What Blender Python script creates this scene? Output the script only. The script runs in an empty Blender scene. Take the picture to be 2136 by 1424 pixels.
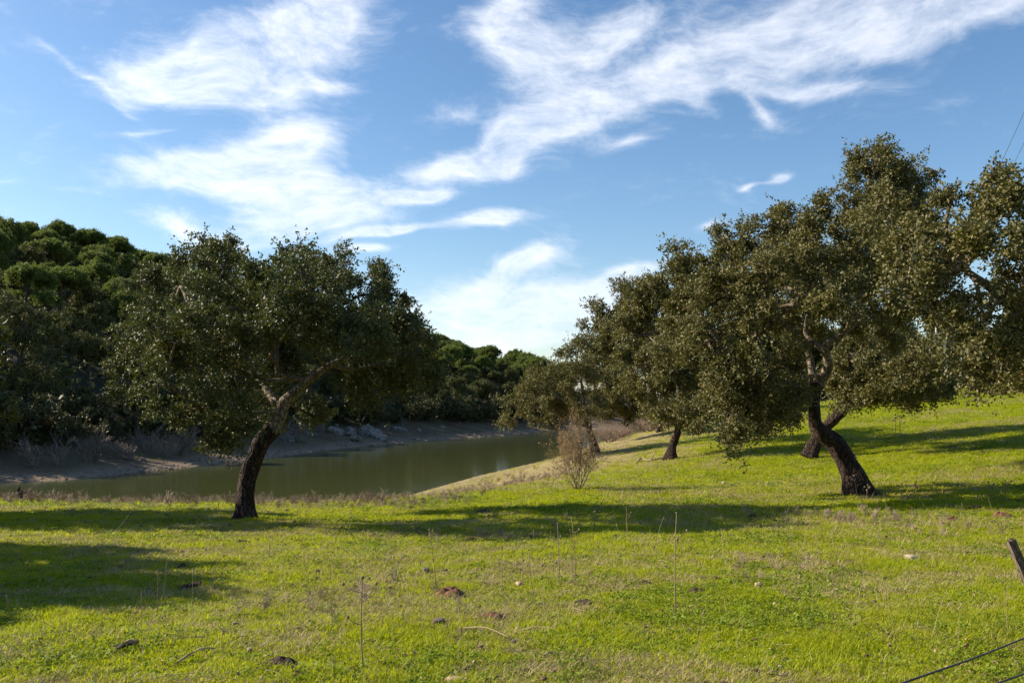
import bpy, math, random
import numpy as np
from mathutils import Vector, noise as mnoise

# ------------------------------------------------------------------ camera, sky, sun, exposure
SC = bpy.context.scene
COL = SC.collection
EYE = 4.5                      # eye height above the water (water = 0)
F = 1850.0                     # focal length in photo pixels (photo is 2136 x 1424)
PITCH = math.radians(3.96)

cam_data = bpy.data.cameras.new("camera")
cam_data.sensor_width = 36.0
cam_data.lens = 36.0 * F / 2136.0
cam_data.clip_start = 0.05
cam_data.clip_end = 5000
cam = bpy.data.objects.new("camera", cam_data)
COL.objects.link(cam)
cam.location = (0, 0, EYE)
cam.rotation_euler = (math.pi / 2 + PITCH, 0, 0)
SC.camera = cam

SUN_EL = math.radians(29)
SUN_AZ = math.radians(-77)     # measured from +Y (view direction) towards +X
SUN_DIR = Vector((math.cos(SUN_EL) * math.sin(SUN_AZ), math.cos(SUN_EL) * math.cos(SUN_AZ), math.sin(SUN_EL)))
SUN_STRENGTH = 5.0
SKY_STRENGTH = 0.085
CLOUD_GAIN = 0.84
EXPOSURE = 1.0

SC.view_settings.view_transform = 'Standard'
SC.view_settings.look = 'None'
SC.view_settings.exposure = EXPOSURE
SC.view_settings.gamma = 1.0
SC.view_settings.use_curve_mapping = False
SC.cycles.max_bounces = 6
SC.cycles.diffuse_bounces = 3
SC.cycles.glossy_bounces = 3
SC.cycles.transmission_bounces = 4
SC.cycles.transparent_max_bounces = 8
SC.cycles.caustics_reflective = False
SC.cycles.caustics_refractive = False
SC.cycles.sample_clamp_indirect = 6.0

cp, sp = math.cos(PITCH), math.sin(PITCH)
def ray(px, py):
    u = (px - 1068.0) / F; v = (712.0 - py) / F
    return (u, cp - v * sp, sp + v * cp)
def at(px, py, Y):
    """point seen at photo pixel (px, py) at forward distance Y metres"""
    d = ray(px, py)
    return Vector((d[0] / d[1] * Y, Y, EYE + d[2] / d[1] * Y))
def onz(px, py, z=0.0):
    d = ray(px, py)
    t = (z - EYE) / d[2]
    return (d[0] * t, d[1] * t)
def azel(px, py):
    d = ray(px, py)
    return math.atan2(d[0], d[1]), math.atan2(d[2], math.hypot(d[0], d[1]))

class NT:
    """tiny node-tree helper"""
    def __init__(self, tree):
        self.t = tree; self.n = tree.nodes; self.l = tree.links
    def new(self, kind, **kw):
        nd = self.n.new(kind)
        for k, v in kw.items():
            setattr(nd, k, v)
        return nd
    def link(self, a, b):
        self.l.new(a, b)
    def put(self, sock, v):
        if hasattr(v, 'is_linked') or hasattr(v, 'links'):
            self.l.new(v, sock)
        else:
            sock.default_value = v
    def math(self, op, a, b=0.0, c=None, clamp=False):
        nd = self.new('ShaderNodeMath', operation=op); nd.use_clamp = clamp
        self.put(nd.inputs[0], a); self.put(nd.inputs[1], b)
        if c is not None: self.put(nd.inputs[2], c)
        return nd.outputs[0]
    def mix(self, fac, a, b, blend='MIX'):
        nd = self.new('ShaderNodeMix', data_type='RGBA', blend_type=blend)
        self.put(nd.inputs[0], fac)
        self.put(nd.inputs[6], a if not isinstance(a, tuple) else (*a, 1.0)[:4])
        self.put(nd.inputs[7], b if not isinstance(b, tuple) else (*b, 1.0)[:4])
        return nd.outputs[2]
    def noise(self, vec, scale, detail=4.0, rough=0.55, dist=0.0):
        nd = self.new('ShaderNodeTexNoise')
        if vec is not None: self.link(vec, nd.inputs['Vector'])
        nd.inputs['Scale'].default_value = scale; nd.inputs['Detail'].default_value = detail
        nd.inputs['Roughness'].default_value = rough; nd.inputs['Distortion'].default_value = dist
        return nd.outputs['Fac']
    def ramp(self, fac, lo, hi):
        nd = self.new('ShaderNodeMapRange', interpolation_type='SMOOTHSTEP')
        self.put(nd.inputs[0], fac); nd.inputs[1].default_value = lo; nd.inputs[2].default_value = hi
        return nd.outputs[0]

def build_world():
    w = bpy.data.worlds.new("World"); SC.world = w; w.use_nodes = True
    t = NT(w.node_tree)
    for nd in list(t.n): t.n.remove(nd)
    out = t.new('ShaderNodeOutputWorld'); bg = t.new('ShaderNodeBackground')
    sky = t.new('ShaderNodeTexSky', sky_type='NISHITA')
    sky.sun_disc = False
    sky.sun_elevation = SUN_EL
    sky.sun_rotation = SUN_AZ % (2 * math.pi)
    sky.altitude = 100; sky.air_density = 1.0; sky.dust_density = 0.6; sky.ozone_density = 2.0
    # cirrus: masses placed by azimuth and elevation, broken up by streaky noise
    tc = t.new('ShaderNodeTexCoord')
    sep = t.new('ShaderNodeSeparateXYZ'); t.link(tc.outputs['Generated'], sep.inputs[0])
    az = t.math('ARCTAN2', sep.outputs[0], sep.outputs[1])
    el = t.math('ARCSINE', sep.outputs[2])
    comb = t.new('ShaderNodeCombineXYZ'); t.link(az, comb.inputs[0]); t.link(el, comb.inputs[1])
    P = comb.outputs[0]
    wn = t.new('ShaderNodeTexNoise'); t.link(P, wn.inputs['Vector'])
    wn.inputs['Scale'].default_value = 6.0; wn.inputs['Detail'].default_value = 2.5; wn.inputs['Roughness'].default_value = 0.5
    sub = t.new('ShaderNodeVectorMath', operation='SUBTRACT'); t.link(wn.outputs['Color'], sub.inputs[0]); sub.inputs[1].default_value = (.5, .5, .5)
    scl = t.new('ShaderNodeVectorMath', operation='MULTIPLY'); t.link(sub.outputs[0], scl.inputs[0]); scl.inputs[1].default_value = (0.14, 0.065, 0)
    add = t.new('ShaderNodeVectorMath', operation='ADD'); t.link(P, add.inputs[0]); t.link(scl.outputs[0], add.inputs[1])
    W = add.outputs[0]
    clouds = [  # px, py, rx, ry, tilt up to the right (deg), weight
        (430, 135, 220, 90, 12, .95), (600, 75, 240, 80, 22, .95), (715, 45, 130, 85, 10, .75), (500, 190, 210, 50, 6, 1.0),
        (660, 160, 110, 22, -5, .7), (330, 250, 90, 30, -25, .35),
        (600, 300, 130, 65, 22, 1.25), (450, 368, 220, 48, 8, 1.1), (600, 405, 280, 55, 2, 1.0), (640, 470, 220, 42, 6, 1.1),
        (850, 415, 130, 19, 7, 1.35), (350, 480, 120, 38, -8, .8), (800, 490, 140, 14, 9, 1.3), (760, 528, 70, 14, 2, 1.0),
        (350, 295, 110, 10, 12, .4), (480, 520, 120, 30, 5, .5),
        (960, 345, 230, 42, 12, 1.0), (1130, 255, 230, 52, 24, 1.1), (1380, 165, 300, 48, 22, 1.0), (1650, 105, 360, 58, 12, .85),
        (1960, 45, 280, 60, 14, .95), (1080, 110, 150, 150, 60, .75), (1300, 45, 300, 60, 10, .62), (1700, 20, 460, 75, 8, .8), (2060, 20, 200, 80, 10, .7), (1220, 110, 160, 60, 30, .5),
        (1040, 40, 120, 60, 40, .5), (950, 240, 120, 40, 0, .35),
        (1590, 215, 85, 30, -42, .7), (1710, 178, 180, 22, -8, .9), (1290, 290, 85, 20, 6, .7), (1440, 195, 60, 30, -40, .55),
        (1025, 462, 130, 32, 8, 1.25), (1080, 350, 90, 30, 15, .6),
        (1080, 558, 165, 38, 18, 1.2), (1000, 640, 250, 60, 8, 1.15), (1170, 650, 230, 60, 14, 1.2), (1330, 575, 120, 26, 14, 1.0),
        (1080, 705, 260, 40, 6, .7), (1460, 485, 70, 18, 20, .6),
        (1650, 357, 42, 16, 10, .8), (1545, 392, 40, 10, 20, .7), (1600, 372, 100, 8, 10, .35),
        (110, 78, 190, 14, -30, .22), (180, 140, 160, 16, -22, .22), (40, 360, 60, 10, -4, .25), (150, 400, 60, 10, 0, .2),
    ]
    acc = None
    for (px, py, rx, ry, tilt, wt) in clouds:
        a0, e0 = azel(px, py)
        m = t.new('ShaderNodeMapping', vector_type='TEXTURE')
        t.link(W, m.inputs['Vector'])
        m.inputs['Location'].default_value = (a0, e0, 0)
        m.inputs['Rotation'].default_value = (0, 0, math.radians(tilt))
        k = 1.42 / F
        m.inputs['Scale'].default_value = (rx * k, ry * k, 1)
        g = t.new('ShaderNodeTexGradient', gradient_type='QUADRATIC_SPHERE'); t.link(m.outputs[0], g.inputs[0])
        v = t.math('MULTIPLY', g.outputs['Fac'], wt * 1.8)
        acc = v if acc is None else t.math('ADD', acc, v)
    mask = t.math('MINIMUM', acc, 1.0)
    # outside the frame the same kind of sky goes on
    far_az = t.ramp(t.math('ABSOLUTE', az), 0.60, 0.85)
    far_el = t.ramp(el, 0.46, 0.62)
    outside = t.math('MAXIMUM', far_az, far_el)
    gen = t.ramp(t.noise(P, 3.0, 4.0, 0.55, 0.6), 0.53, 0.75)
    gen = t.math('MULTIPLY', t.math('MULTIPLY', gen, outside), 0.55)
    mask = t.math('MAXIMUM', mask, gen)
    ms = t.new('ShaderNodeMapping'); t.link(W, ms.inputs['Vector'])
    ms.inputs['Rotation'].default_value = (0, 0, math.radians(-16)); ms.inputs['Scale'].default_value = (7, 17, 1)
    n1 = t.noise(ms.outputs[0], 1.3, 9.0, 0.64, 0.15)
    ms2 = t.new('ShaderNodeMapping'); t.link(W, ms2.inputs['Vector'])
    ms2.inputs['Rotation'].default_value = (0, 0, math.radians(38)); ms2.inputs['Scale'].default_value = (18, 30, 1)
    n2 = t.noise(ms2.outputs[0], 1.6, 8.0, 0.68, 0.1)
    v = t.math('MULTIPLY', mask, 1.05)
    v = t.math('ADD', v, t.math('MULTIPLY', t.math('SUBTRACT', n1, 0.5), 1.9))
    v = t.math('ADD', v, t.math('MULTIPLY', t.math('SUBTRACT', n2, 0.5), 0.95))
    ms3 = t.new('ShaderNodeMapping'); t.link(W, ms3.inputs['Vector'])
    ms3.inputs['Rotation'].default_value = (0, 0, math.radians(-20)); ms3.inputs['Scale'].default_value = (26, 95, 1)
    n3 = t.noise(ms3.outputs[0], 1.5, 5.0, 0.6, 0.15)
    v = t.math('ADD', v, t.math('MULTIPLY', t.math('SUBTRACT', n3, 0.5), 0.55))
    a = t.ramp(v, 0.05, 1.85)
    # cirrus veil thickens towards the horizon
    veil = t.math('MULTIPLY', t.ramp(el, 0.18, -0.02), 0.22)
    a = t.math('MAXIMUM', t.math('MULTIPLY', a, 0.95), veil)
    toward = t.ramp(t.math('ABSOLUTE', t.math('SUBTRACT', az, SUN_AZ)), 2.0, 0.3)
    ccol = t.mix(toward, (0.60, 0.63, 0.70), (0.86, 0.87, 0.89))
    cg = t.new('ShaderNodeVectorMath', operation='SCALE'); t.link(ccol, cg.inputs[0])
    cg.inputs['Scale'].default_value = CLOUD_GAIN / SKY_STRENGTH
    hs = t.new('ShaderNodeHueSaturation'); t.link(sky.outputs[0], hs.inputs['Color'])
    hs.inputs['Saturation'].default_value = 1.16; hs.inputs['Value'].default_value = 1.0
    c = t.mix(a, hs.outputs[0], cg.outputs[0])
    t.link(c, bg.inputs['Color']); bg.inputs['Strength'].default_value = SKY_STRENGTH
    t.link(bg.outputs[0], out.inputs['Surface'])
    w.cycles.sampling_method = 'MANUAL'; w.cycles.sample_map_resolution = 512
build_world()

sun_data = bpy.data.lights.new("sun", 'SUN')
sun_data.energy = SUN_STRENGTH; sun_data.angle = math.radians(0.53); sun_data.color = (1.0, 0.90, 0.74)
sun = bpy.data.objects.new("sun", sun_data); COL.objects.link(sun)
sun.rotation_euler = SUN_DIR.to_track_quat('Z', 'Y').to_euler()
sun.location = (-40, 10, 40)

# ------------------------------------------------------------------ helpers
def tag(o, label=None, cat=None, group=None, kind=None):
    if label: o['label'] = label
    if cat: o['category'] = cat
    if group: o['group'] = group
    if kind: o['kind'] = kind
    return o

def link(name, me, mat=None, parent=None):
    o = bpy.data.objects.new(name, me); COL.objects.link(o)
    if mat and me is not None and not me.materials: me.materials.append(mat)
    if parent: o.parent = parent
    return o

def empty(name, loc=(0, 0, 0)):
    o = bpy.data.objects.new(name, None); COL.objects.link(o); o.location = loc
    o.empty_display_size = 0.2
    return o

def np_mesh(name, V, faces, n, smooth=False):
    """V (k,3) and faces (m,n) arrays -> mesh"""
    V = np.asarray(V, dtype=np.float32); faces = np.asarray(faces, dtype=np.int32)
    me = bpy.data.meshes.new(name)
    me.vertices.add(len(V)); me.vertices.foreach_set('co', V.ravel())
    me.loops.add(faces.size); me.loops.foreach_set('vertex_index', faces.ravel())
    me.polygons.add(len(faces))
    me.polygons.foreach_set('loop_start', np.arange(0, faces.size, n, dtype=np.int32))
    me.polygons.foreach_set('loop_total', np.full(len(faces), n, dtype=np.int32))
    if smooth: me.polygons.foreach_set('use_smooth', np.ones(len(faces), dtype=bool))
    me.update(); me.validate()
    return me

def unit(a):
    return a / np.maximum(np.linalg.norm(a, axis=-1, keepdims=True), 1e-9)

def hash2(ix, iy, seed):
    h = (ix.astype(np.int64) * 374761393 + iy.astype(np.int64) * 668265263 + seed * 974634721) & 0xFFFFFFFF
    h = ((h ^ (h >> 13)) * 1274126177) & 0xFFFFFFFF
    h = h ^ (h >> 16)
    return (h & 0xFFFFFF) / float(0xFFFFFF)
def vnoise(x, y, seed=0):
    ix = np.floor(x); iy = np.floor(y); fx = x - ix; fy = y - iy
    fx = fx * fx * (3 - 2 * fx); fy = fy * fy * (3 - 2 * fy)
    a = hash2(ix, iy, seed); b = hash2(ix + 1, iy, seed); c = hash2(ix, iy + 1, seed); d = hash2(ix + 1, iy + 1, seed)
    return (a * (1 - fx) + b * fx) * (1 - fy) + (c * (1 - fx) + d * fx) * fy
def fbm(x, y, s, octv=4, seed=0, gain=0.5):
    x = np.asarray(x, float) / s; y = np.asarray(y, float) / s
    v = 0; a = 1; tot = 0
    for i in range(octv):
        v = v + a * vnoise(x * 2 ** i + 17.3 * i, y * 2 ** i - 9.1 * i, seed + i); tot += a; a *= gain
    return v / tot
def sstep(x, a, b):
    t = np.clip((x - a) / (b - a), 0, 1); return t * t * (3 - 2 * t)

# ------------------------------------------------------------------ terrain height
def poly_dist(P, X, Y):
    """signed distance to a polyline running away from the viewer, positive on its left"""
    best = np.full(np.shape(X), 1e9); sgn = np.ones(np.shape(X))
    for (ax, ay), (bx, by) in zip(P[:-1], P[1:]):
        dx, dy = bx - ax, by - ay; L2 = dx * dx + dy * dy
        t = np.clip(((X - ax) * dx + (Y - ay) * dy) / L2, 0, 1)
        qx, qy = X - ax - t * dx, Y - ay - t * dy
        d = np.hypot(qx, qy); c = dx * qy - dy * qx
        m = d < best - 1e-6
        best = np.where(m, d, best); sgn = np.where(m, np.where(c >= 0, 1.0, -1.0), sgn)
    return best * sgn

NEAR_SHORE = [(-90, 26), (-40, 31), (-22, 36), (-12, 38.5)] + [onz(*p) for p in ((820, 1042), (900, 1019), (1000, 991), (1100, 968), (1160, 955), (1250, 934))] + [(15, 104), (26, 122), (60, 140), (150, 150)]
FAR_SHORE = [(-120, 0), (-60, 28), (-40, 40)] + [onz(*p) for p in ((0, 1007), (150, 1000), (320, 982), (500, 962), (600, 950), (700, 936), (860, 921), (1000, 911), (1070, 906))] + [(8, 146), (40, 160), (150, 170)]

CTRL = [at(*c) for c in (
    (0, 1424, 5.6), (1068, 1424, 5.5), (2136, 1424, 5.5), (0, 1250, 8.5), (1068, 1250, 8.4), (2136, 1250, 8.2),
    (0, 1047, 24), (-200, 1047, 24), (0, 1130, 13), (510, 1083, 18), (300, 1060, 21), (1068, 1130, 13.5), (1500, 1100, 14.5), (760, 1049, 24), (1068, 1060, 19.5), (900, 1050, 22),
    (1205, 1020, 23), (1790, 1032, 19.5), (2136, 1055, 16.5), (2136, 970, 22), (1950, 1000, 21), (1400, 957, 34), (1240, 945, 44), (1690, 947, 30),
    (2136, 905, 30), (2136, 827, 46), (2000, 812, 56), (1880, 838, 48), (1650, 872, 48), (1500, 905, 46), (1360, 897, 58),
    (1160, 1000, 33), (1000, 1025, 30), (1080, 1010, 36), (1480, 985, 28), (1300, 985, 31), (1600, 1000, 26), (2000, 798, 76), (2100, 806, 74), (1850, 826, 76), (1700, 843, 76), (1600, 850, 80), (2300, 800, 74),
)]
CTRL += [Vector(c) for c in ((0, 0, 2.85), (-6, 0, 2.8), (6, 0, 2.95), (-20, 0, 2.9), (25, 5, 4.2), (0, -20, 3.2), (-40, 5, 2.6), (-30, 20, 2.0), (-18, 16, 2.2),
                               (40, 40, 6.6), (60, 70, 7.2), (48, 100, 5.6), (90, 40, 10), (60, 0, 7), (30, 110, 4.5), (60, 125, 4.0), (150, 80, 14), (150, -50, 11), (-150, -50, 6), (0, -80, 5))]
CTRL += [Vector((p[0], p[1], 0.0)) for p in NEAR_SHORE[1:-1]]
_c = np.array([tuple(c) for c in CTRL]); _xy = _c[:, :2]
def _phi(r2): return np.where(r2 > 0, 0.5 * r2 * np.log(np.maximum(r2, 1e-12)), 0)
def _rbf_fit():
    n = len(_xy)
    r2 = ((_xy[:, None] - _xy[None]) ** 2).sum(-1)
    A = np.zeros((n + 3, n + 3)); A[:n, :n] = _phi(r2) + np.eye(n) * 0.6
    A[:n, n] = 1; A[:n, n + 1:] = _xy; A[n, :n] = 1; A[n + 1:, :n] = _xy.T
    return np.linalg.solve(A, np.concatenate([_c[:, 2], [0, 0, 0]]))
_w = _rbf_fit()
def rbf(X, Y):
    sh = np.shape(X); x = np.ravel(X); y = np.ravel(Y); out = _w[-3] + _w[-2] * x + _w[-1] * y
    for i, (cx, cy) in enumerate(_xy):
        out = out + _w[i] * _phi((x - cx) ** 2 + (y - cy) ** 2)
    return out.reshape(sh)

def ridge(X, Y):
    th = np.arctan2(X, np.maximum(Y, 1.0))
    return np.interp(th, [-1.3, -.52, -.37, -.2, -.09, -.037, .044, .12, .4], [31, 29, 27, 22, 15, 12, 6, 6, 6])

def far_height(X, Y, d):
    b = np.interp(d, [0, 3, 12, 20], [0, 0.55, 2.5, 4.2])
    u = np.clip((d - 9) / 95.0, 0, 1); h = b + (ridge(X, Y) - 4.2) * (0.55 * u * (2 - u) + 0.45 * sstep(u, 0, 1))
    h = h + (fbm(X, Y, 14, 3, 40) - 0.5) * 2.0 * sstep(d, 14, 40) + (fbm(X, Y, 3, 3, 41) - 0.5) * 0.35 * sstep(d, 0.5, 6)
    h = h - np.clip(d - 115, 0, 400) * 0.10
    return np.where(d > 0, h, d * 0.3)

def near_height(X, Y, d):
    """d = distance on the land side of the near shore (positive on land)"""
    h = rbf(X, Y)
    w = sstep(d, 0.0, 7.0)
    h = np.maximum(h, 0.05 * np.minimum(d, 10)) * w + (0.12 * d) * (1 - w)
    rel = (fbm(X, Y, 2.2, 3, 7) - 0.5) * 0.10 + (fbm(X, Y, 0.55, 3, 9) - 0.5) * 0.055
    h = h + rel * sstep(d, 0.5, 5)
    return np.where(d > 0, h, d * 0.3)

def ground_z(X, Y):
    X = np.asarray(X, float); Y = np.asarray(Y, float)
    dn = -poly_dist(NEAR_SHORE, X, Y); df = poly_dist(FAR_SHORE, X, Y)
    return np.maximum(near_height(X, Y, dn), np.where(df > -30, far_height(X, Y, df), -9))
def gz(x, y): return float(ground_z(np.array([x]), np.array([y]))[0])

def ground_hit(px, py, t0=4.0, t1=200.0):
    """walk the view ray of a photo pixel down to the ground"""
    d = ray(px, py)
    t = t0 * (t1 / t0) ** np.linspace(0, 1, 1500)
    below = np.nonzero(ground_z(d[0] * t, d[1] * t) >= EYE + d[2] * t)[0]
    t = t[below[0]] if len(below) else t1
    x, y = d[0] * t, d[1] * t
    return Vector((x, y, gz(x, y)))

def dryness(X, Y):
    """0 = fresh turf, 1 = straw and bare earth"""
    a = fbm(X, Y, 3.6, 4, 21, 0.6); b = fbm(X * 0.6, Y * 1.4, 1.1, 3, 25)
    v = sstep(a * 0.6 + b * 0.4, 0.43, 0.68) * .85
    soil = sstep(fbm(X, Y * 1.6, .9, 3, 151) * .55 + fbm(X, Y, 5, 2, 153) * .45, .585, .655)
    v = np.maximum(v * .85, soil * .72)
    for (px, py, Yd, r, k) in ((690, 1255, 8.3, 1.2, .75), (560, 1190, 10.5, 1.2, .4), (1780, 1085, 14.6, 2.2, .8), (1900, 1090, 14.6, 2.0, .7), (1330, 1140, 12.2, 1.6, .4),
                               (1000, 1165, 11.6, 1.5, .35), (1640, 1190, 10.2, .9, .5), (950, 1105, 15, 2.2, .45), (480, 1310, 7.2, .8, .4), (750, 1240, 8.5, 1.0, .5)):
        p = at(px, py, Yd)
        v = np.maximum(v, k * np.exp(-(((X - p.x) / r) ** 2 + ((Y - p.y) / (r * 0.8)) ** 2)))
    return v

# ------------------------------------------------------------------ materials
def new_mat(name):
    m = bpy.data.materials.new(name); m.use_nodes = True
    t = NT(m.node_tree)
    b = t.n['Principled BSDF']
    return m, t, b

def leaf_mat(name, cols, rough=0.42, spec=0.5, trans=0.22, tcol=(0.10, 0.13, 0.02), odd=None):
    m, t, b = new_mat(name)
    geo = t.new('ShaderNodeNewGeometry')
    r = geo.outputs['Random Per Island']
    ramp = t.new('ShaderNodeValToRGB'); t.link(r, ramp.inputs[0])
    cr = ramp.color_ramp
    while len(cr.elements) < len(cols): cr.elements.new(0.5)
    for i, (p, c) in enumerate(cols):
        cr.elements[i].position = p; cr.elements[i].color = (*c, 1)
    tcd = t.new('ShaderNodeTexCoord')
    n = t.noise(tcd.outputs['Object'], 1.1, 3.0)
    c = t.mix(t.ramp(n, 0.3, 0.7), ramp.outputs[0], t.mix(1.0, ramp.outputs[0], (1.25, 1.12, 0.75), 'MULTIPLY'))
    if odd:
        c = t.mix(t.math('GREATER_THAN', r, odd[0]), c, odd[1])
    t.link(c, b.inputs['Base Color'])
    b.inputs['Roughness'].default_value = rough; b.inputs['Specular IOR Level'].default_value = spec
    tr = t.new('ShaderNodeBsdfTranslucent'); tr.inputs[0].default_value = (*tcol, 1)
    mx = t.new('ShaderNodeMixShader'); mx.inputs[0].default_value = trans
    t.link(b.outputs[0], mx.inputs[1]); t.link(tr.outputs[0], mx.inputs[2])
    t.link(mx.outputs[0], t.n['Material Output'].inputs['Surface'])
    return m

def bark_mat(name, c0, c1, scale=9, bump=0.6, lichen=None):
    m, t, b = new_mat(name)
    tcd = t.new('ShaderNodeTexCoord')
    mp = t.new('ShaderNodeMapping'); t.link(tcd.outputs['Object'], mp.inputs[0]); mp.inputs['Scale'].default_value = (1, 1, 0.35)
    n = t.noise(mp.outputs[0], scale, 6, 0.65, 0.6)
    v = t.new('ShaderNodeTexVoronoi', feature='DISTANCE_TO_EDGE'); t.link(mp.outputs[0], v.inputs['Vector']); v.inputs['Scale'].default_value = scale * 1.6
    crack = t.ramp(v.outputs['Distance'], 0.0, 0.16)
    c = t.mix(t.ramp(n, 0.3, 0.7), c0, c1)
    c = t.mix(t.math('MULTIPLY', t.math('SUBTRACT', 1.0, crack), 0.7), c, tuple(x * 0.35 for x in c0))
    if lichen:
        n2 = t.noise(tcd.outputs['Object'], 5, 4)
        c = t.mix(t.ramp(n2, 0.6, 0.72), c, lichen)
    t.link(c, b.inputs['Base Color']); b.inputs['Roughness'].default_value = 0.9; b.inputs['Specular IOR Level'].default_value = 0.2
    bp = t.new('ShaderNodeBump'); bp.inputs['Strength'].default_value = bump; bp.inputs['Distance'].default_value = 0.05
    t.link(t.math('ADD', n, t.math('MULTIPLY', crack, 0.5)), bp.inputs['Height']); t.link(bp.outputs[0], b.inputs['Normal'])
    return m

def plain_mat(name, c0, c1, scale=6, rough=0.9, bump=0.3, island=0.0):
    m, t, b = new_mat(name)
    tcd = t.new('ShaderNodeTexCoord')
    n = t.noise(tcd.outputs['Object'], scale, 5, 0.6)
    f = t.ramp(n, 0.3, 0.7)
    if island:
        geo = t.new('ShaderNodeNewGeometry')
        f = t.math('ADD', t.math('MULTIPLY', f, 1 - island), t.math('MULTIPLY', geo.outputs['Random Per Island'], island))
    t.link(t.mix(f, c0, c1), b.inputs['Base Color'])
    b.inputs['Roughness'].default_value = rough; b.inputs['Specular IOR Level'].default_value = 0.25
    if bump:
        bp = t.new('ShaderNodeBump'); bp.inputs['Strength'].default_value = bump; bp.inputs['Distance'].default_value = 0.03
        t.link(n, bp.inputs['Height']); t.link(bp.outputs[0], b.inputs['Normal'])
    return m

def blade_mat(name, c0, c1, trans=0.35, tcol=(0.3, 0.4, 0.03), patchy=None):
    m, t, b = new_mat(name)
    oi = t.new('ShaderNodeObjectInfo'); geo = t.new('ShaderNodeNewGeometry')
    tone = t.new('ShaderNodeAttribute', attribute_type='INSTANCER'); tone.attribute_name = 'tone'
    f = t.math('ADD', t.math('MULTIPLY', oi.outputs['Random'], 0.6), t.math('MULTIPLY', geo.outputs['Random Per Island'], 0.4))
    cc = t.mix(f, c0, c1)
    if patchy: cc = t.mix(tone.outputs['Fac'], cc, patchy)
    t.link(cc, b.inputs['Base Color'])
    b.inputs['Roughness'].default_value = 0.6; b.inputs['Specular IOR Level'].default_value = 0.15
    tr = t.new('ShaderNodeBsdfTranslucent'); tr.inputs[0].default_value = (*tcol, 1)
    mx = t.new('ShaderNodeMixShader'); mx.inputs[0].default_value = trans
    t.link(b.outputs[0], mx.inputs[1]); t.link(tr.outputs[0], mx.inputs[2])
    t.link(mx.outputs[0], t.n['Material Output'].inputs['Surface'])
    return m

M = {}
M['oak_dark'] = leaf_mat('oak_leaf_dark', [(0, (.042, .058, .018)), (.5, (.074, .082, .027)), (1, (.118, .116, .046))], 0.6, 0.42, 0.16, (.11, .13, .015), (0.992, (.30, .14, .02)))
M['oak_olive'] = leaf_mat('oak_leaf_olive', [(0, (.064, .066, .023)), (.5, (.108, .103, .037)), (1, (.165, .148, .063))], 0.62, 0.35, 0.18, (.15, .15, .02), (0.993, (.26, .13, .04)))
M['oak_far'] = leaf_mat('oak_leaf_far', [(0, (.052, .062, .022)), (.5, (.082, .092, .032)), (1, (.13, .125, .052))], 0.65, 0.25, 0.15, (.11, .12, .02))
M['pine'] = leaf_mat('pine_needles', [(0, (.055, .080, .020)), (.5, (.082, .115, .028)), (1, (.115, .145, .036))], 0.6, 0.25, 0.28, (.20, .26, .04))
M['brush'] = leaf_mat('brush_leaf', [(0, (.030, .042, .016)), (.6, (.055, .066, .024)), (1, (.11, .085, .042))], 0.6, 0.25, 0.12, (.08, .08, .02))
M['stripped'] = bark_mat('stripped_trunk', (.024, .014, .011), (.085, .054, .041), 8, 1.0)
M['cork'] = bark_mat('cork_bark', (.12, .09, .06), (.33, .26, .185), 10, 0.9, (.20, .20, .12))
M['far_bark'] = bark_mat('far_bark', (.08, .06, .045), (.17, .14, .11), 4, 0.3)
M['dead_wood'] = plain_mat('dead_wood', (.15, .12, .10), (.28, .23, .20), 9, 0.85, 0.2, 0.4)
M['stick'] = plain_mat('stick_wood', (.16, .12, .08), (.34, .27, .19), 12, 0.85, 0.3)
M['twig'] = plain_mat('shrub_twig', (.15, .11, .075), (.28, .21, .14), 9, 0.85, 0.0)
M['shrub_leaf'] = leaf_mat('shrub_leaf', [(0, (.17, .12, .05)), (.5, (.28, .18, .09)), (1, (.32, .13, .085))], 0.5, 0.4, 0.25, (.3, .2, .06))
M['heather'] = plain_mat('heather_twig', (.13, .085, .06), (.27, .19, .14), 6, 0.9, 0.0, 0.6)
M['stone_grey'] = plain_mat('grey_stone', (.11, .085, .06), (.22, .175, .125), 8, 0.9, 0.6)
M['stone_tan'] = plain_mat('tan_stone', (.38, .26, .15), (.55, .40, .25), 10, 0.85, 0.4)
M['stone_pale'] = plain_mat('pale_stone', (.30, .24, .17), (.46, .38, .28), 10, 0.85, 0.4)
M['limestone'] = plain_mat('limestone', (.08, .070, .058), (.27, .245, .21), 3.2, 0.9, 1.0)
M['red_earth'] = plain_mat('red_earth', (.14, .065, .035), (.28, .14, .08), 14, 0.95, 0.8)
M['dark_earth'] = plain_mat('dark_earth', (.055, .034, .022), (.13, .085, .055), 16, 0.95, 0.9)
M['dry_stalk'] = plain_mat('dry_stalk', (.13, .09, .055), (.32, .24, .15), 9, 0.85, 0.0, 0.6)
M['seed_head'] = plain_mat('seed_head', (.11, .08, .055), (.28, .21, .15), 30, 0.9, 0.0, 0.5)
M['straw'] = blade_mat('straw_blade', (.26, .19, .10), (.50, .40, .22), 0.2, (.4, .3, .12))
M['weeds'] = blade_mat('weed_stem', (.20, .14, .10), (.46, .35, .25), 0.1, (.3, .2, .12))
M['grass'] = blade_mat('grass_blade', (.18, .22, .004), (.33, .36, .008), 0.38, (.58, .62, .01), (.27, .23, .05))
M['clover'] = blade_mat('clover_leaf', (.10, .15, .010), (.20, .25, .018), 0.3, (.35, .45, .02))
M['wire'] = plain_mat('wire_steel', (.045, .04, .035), (.09, .08, .07), 30, 0.75, 0.0)
M['post'] = bark_mat('post_wood', (.10, .075, .055), (.20, .15, .11), 25, 0.5)
M['pole'] = plain_mat('pole_concrete', (.55, .53, .50), (.66, .64, .60), 2, 0.8, 0.0)

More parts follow.
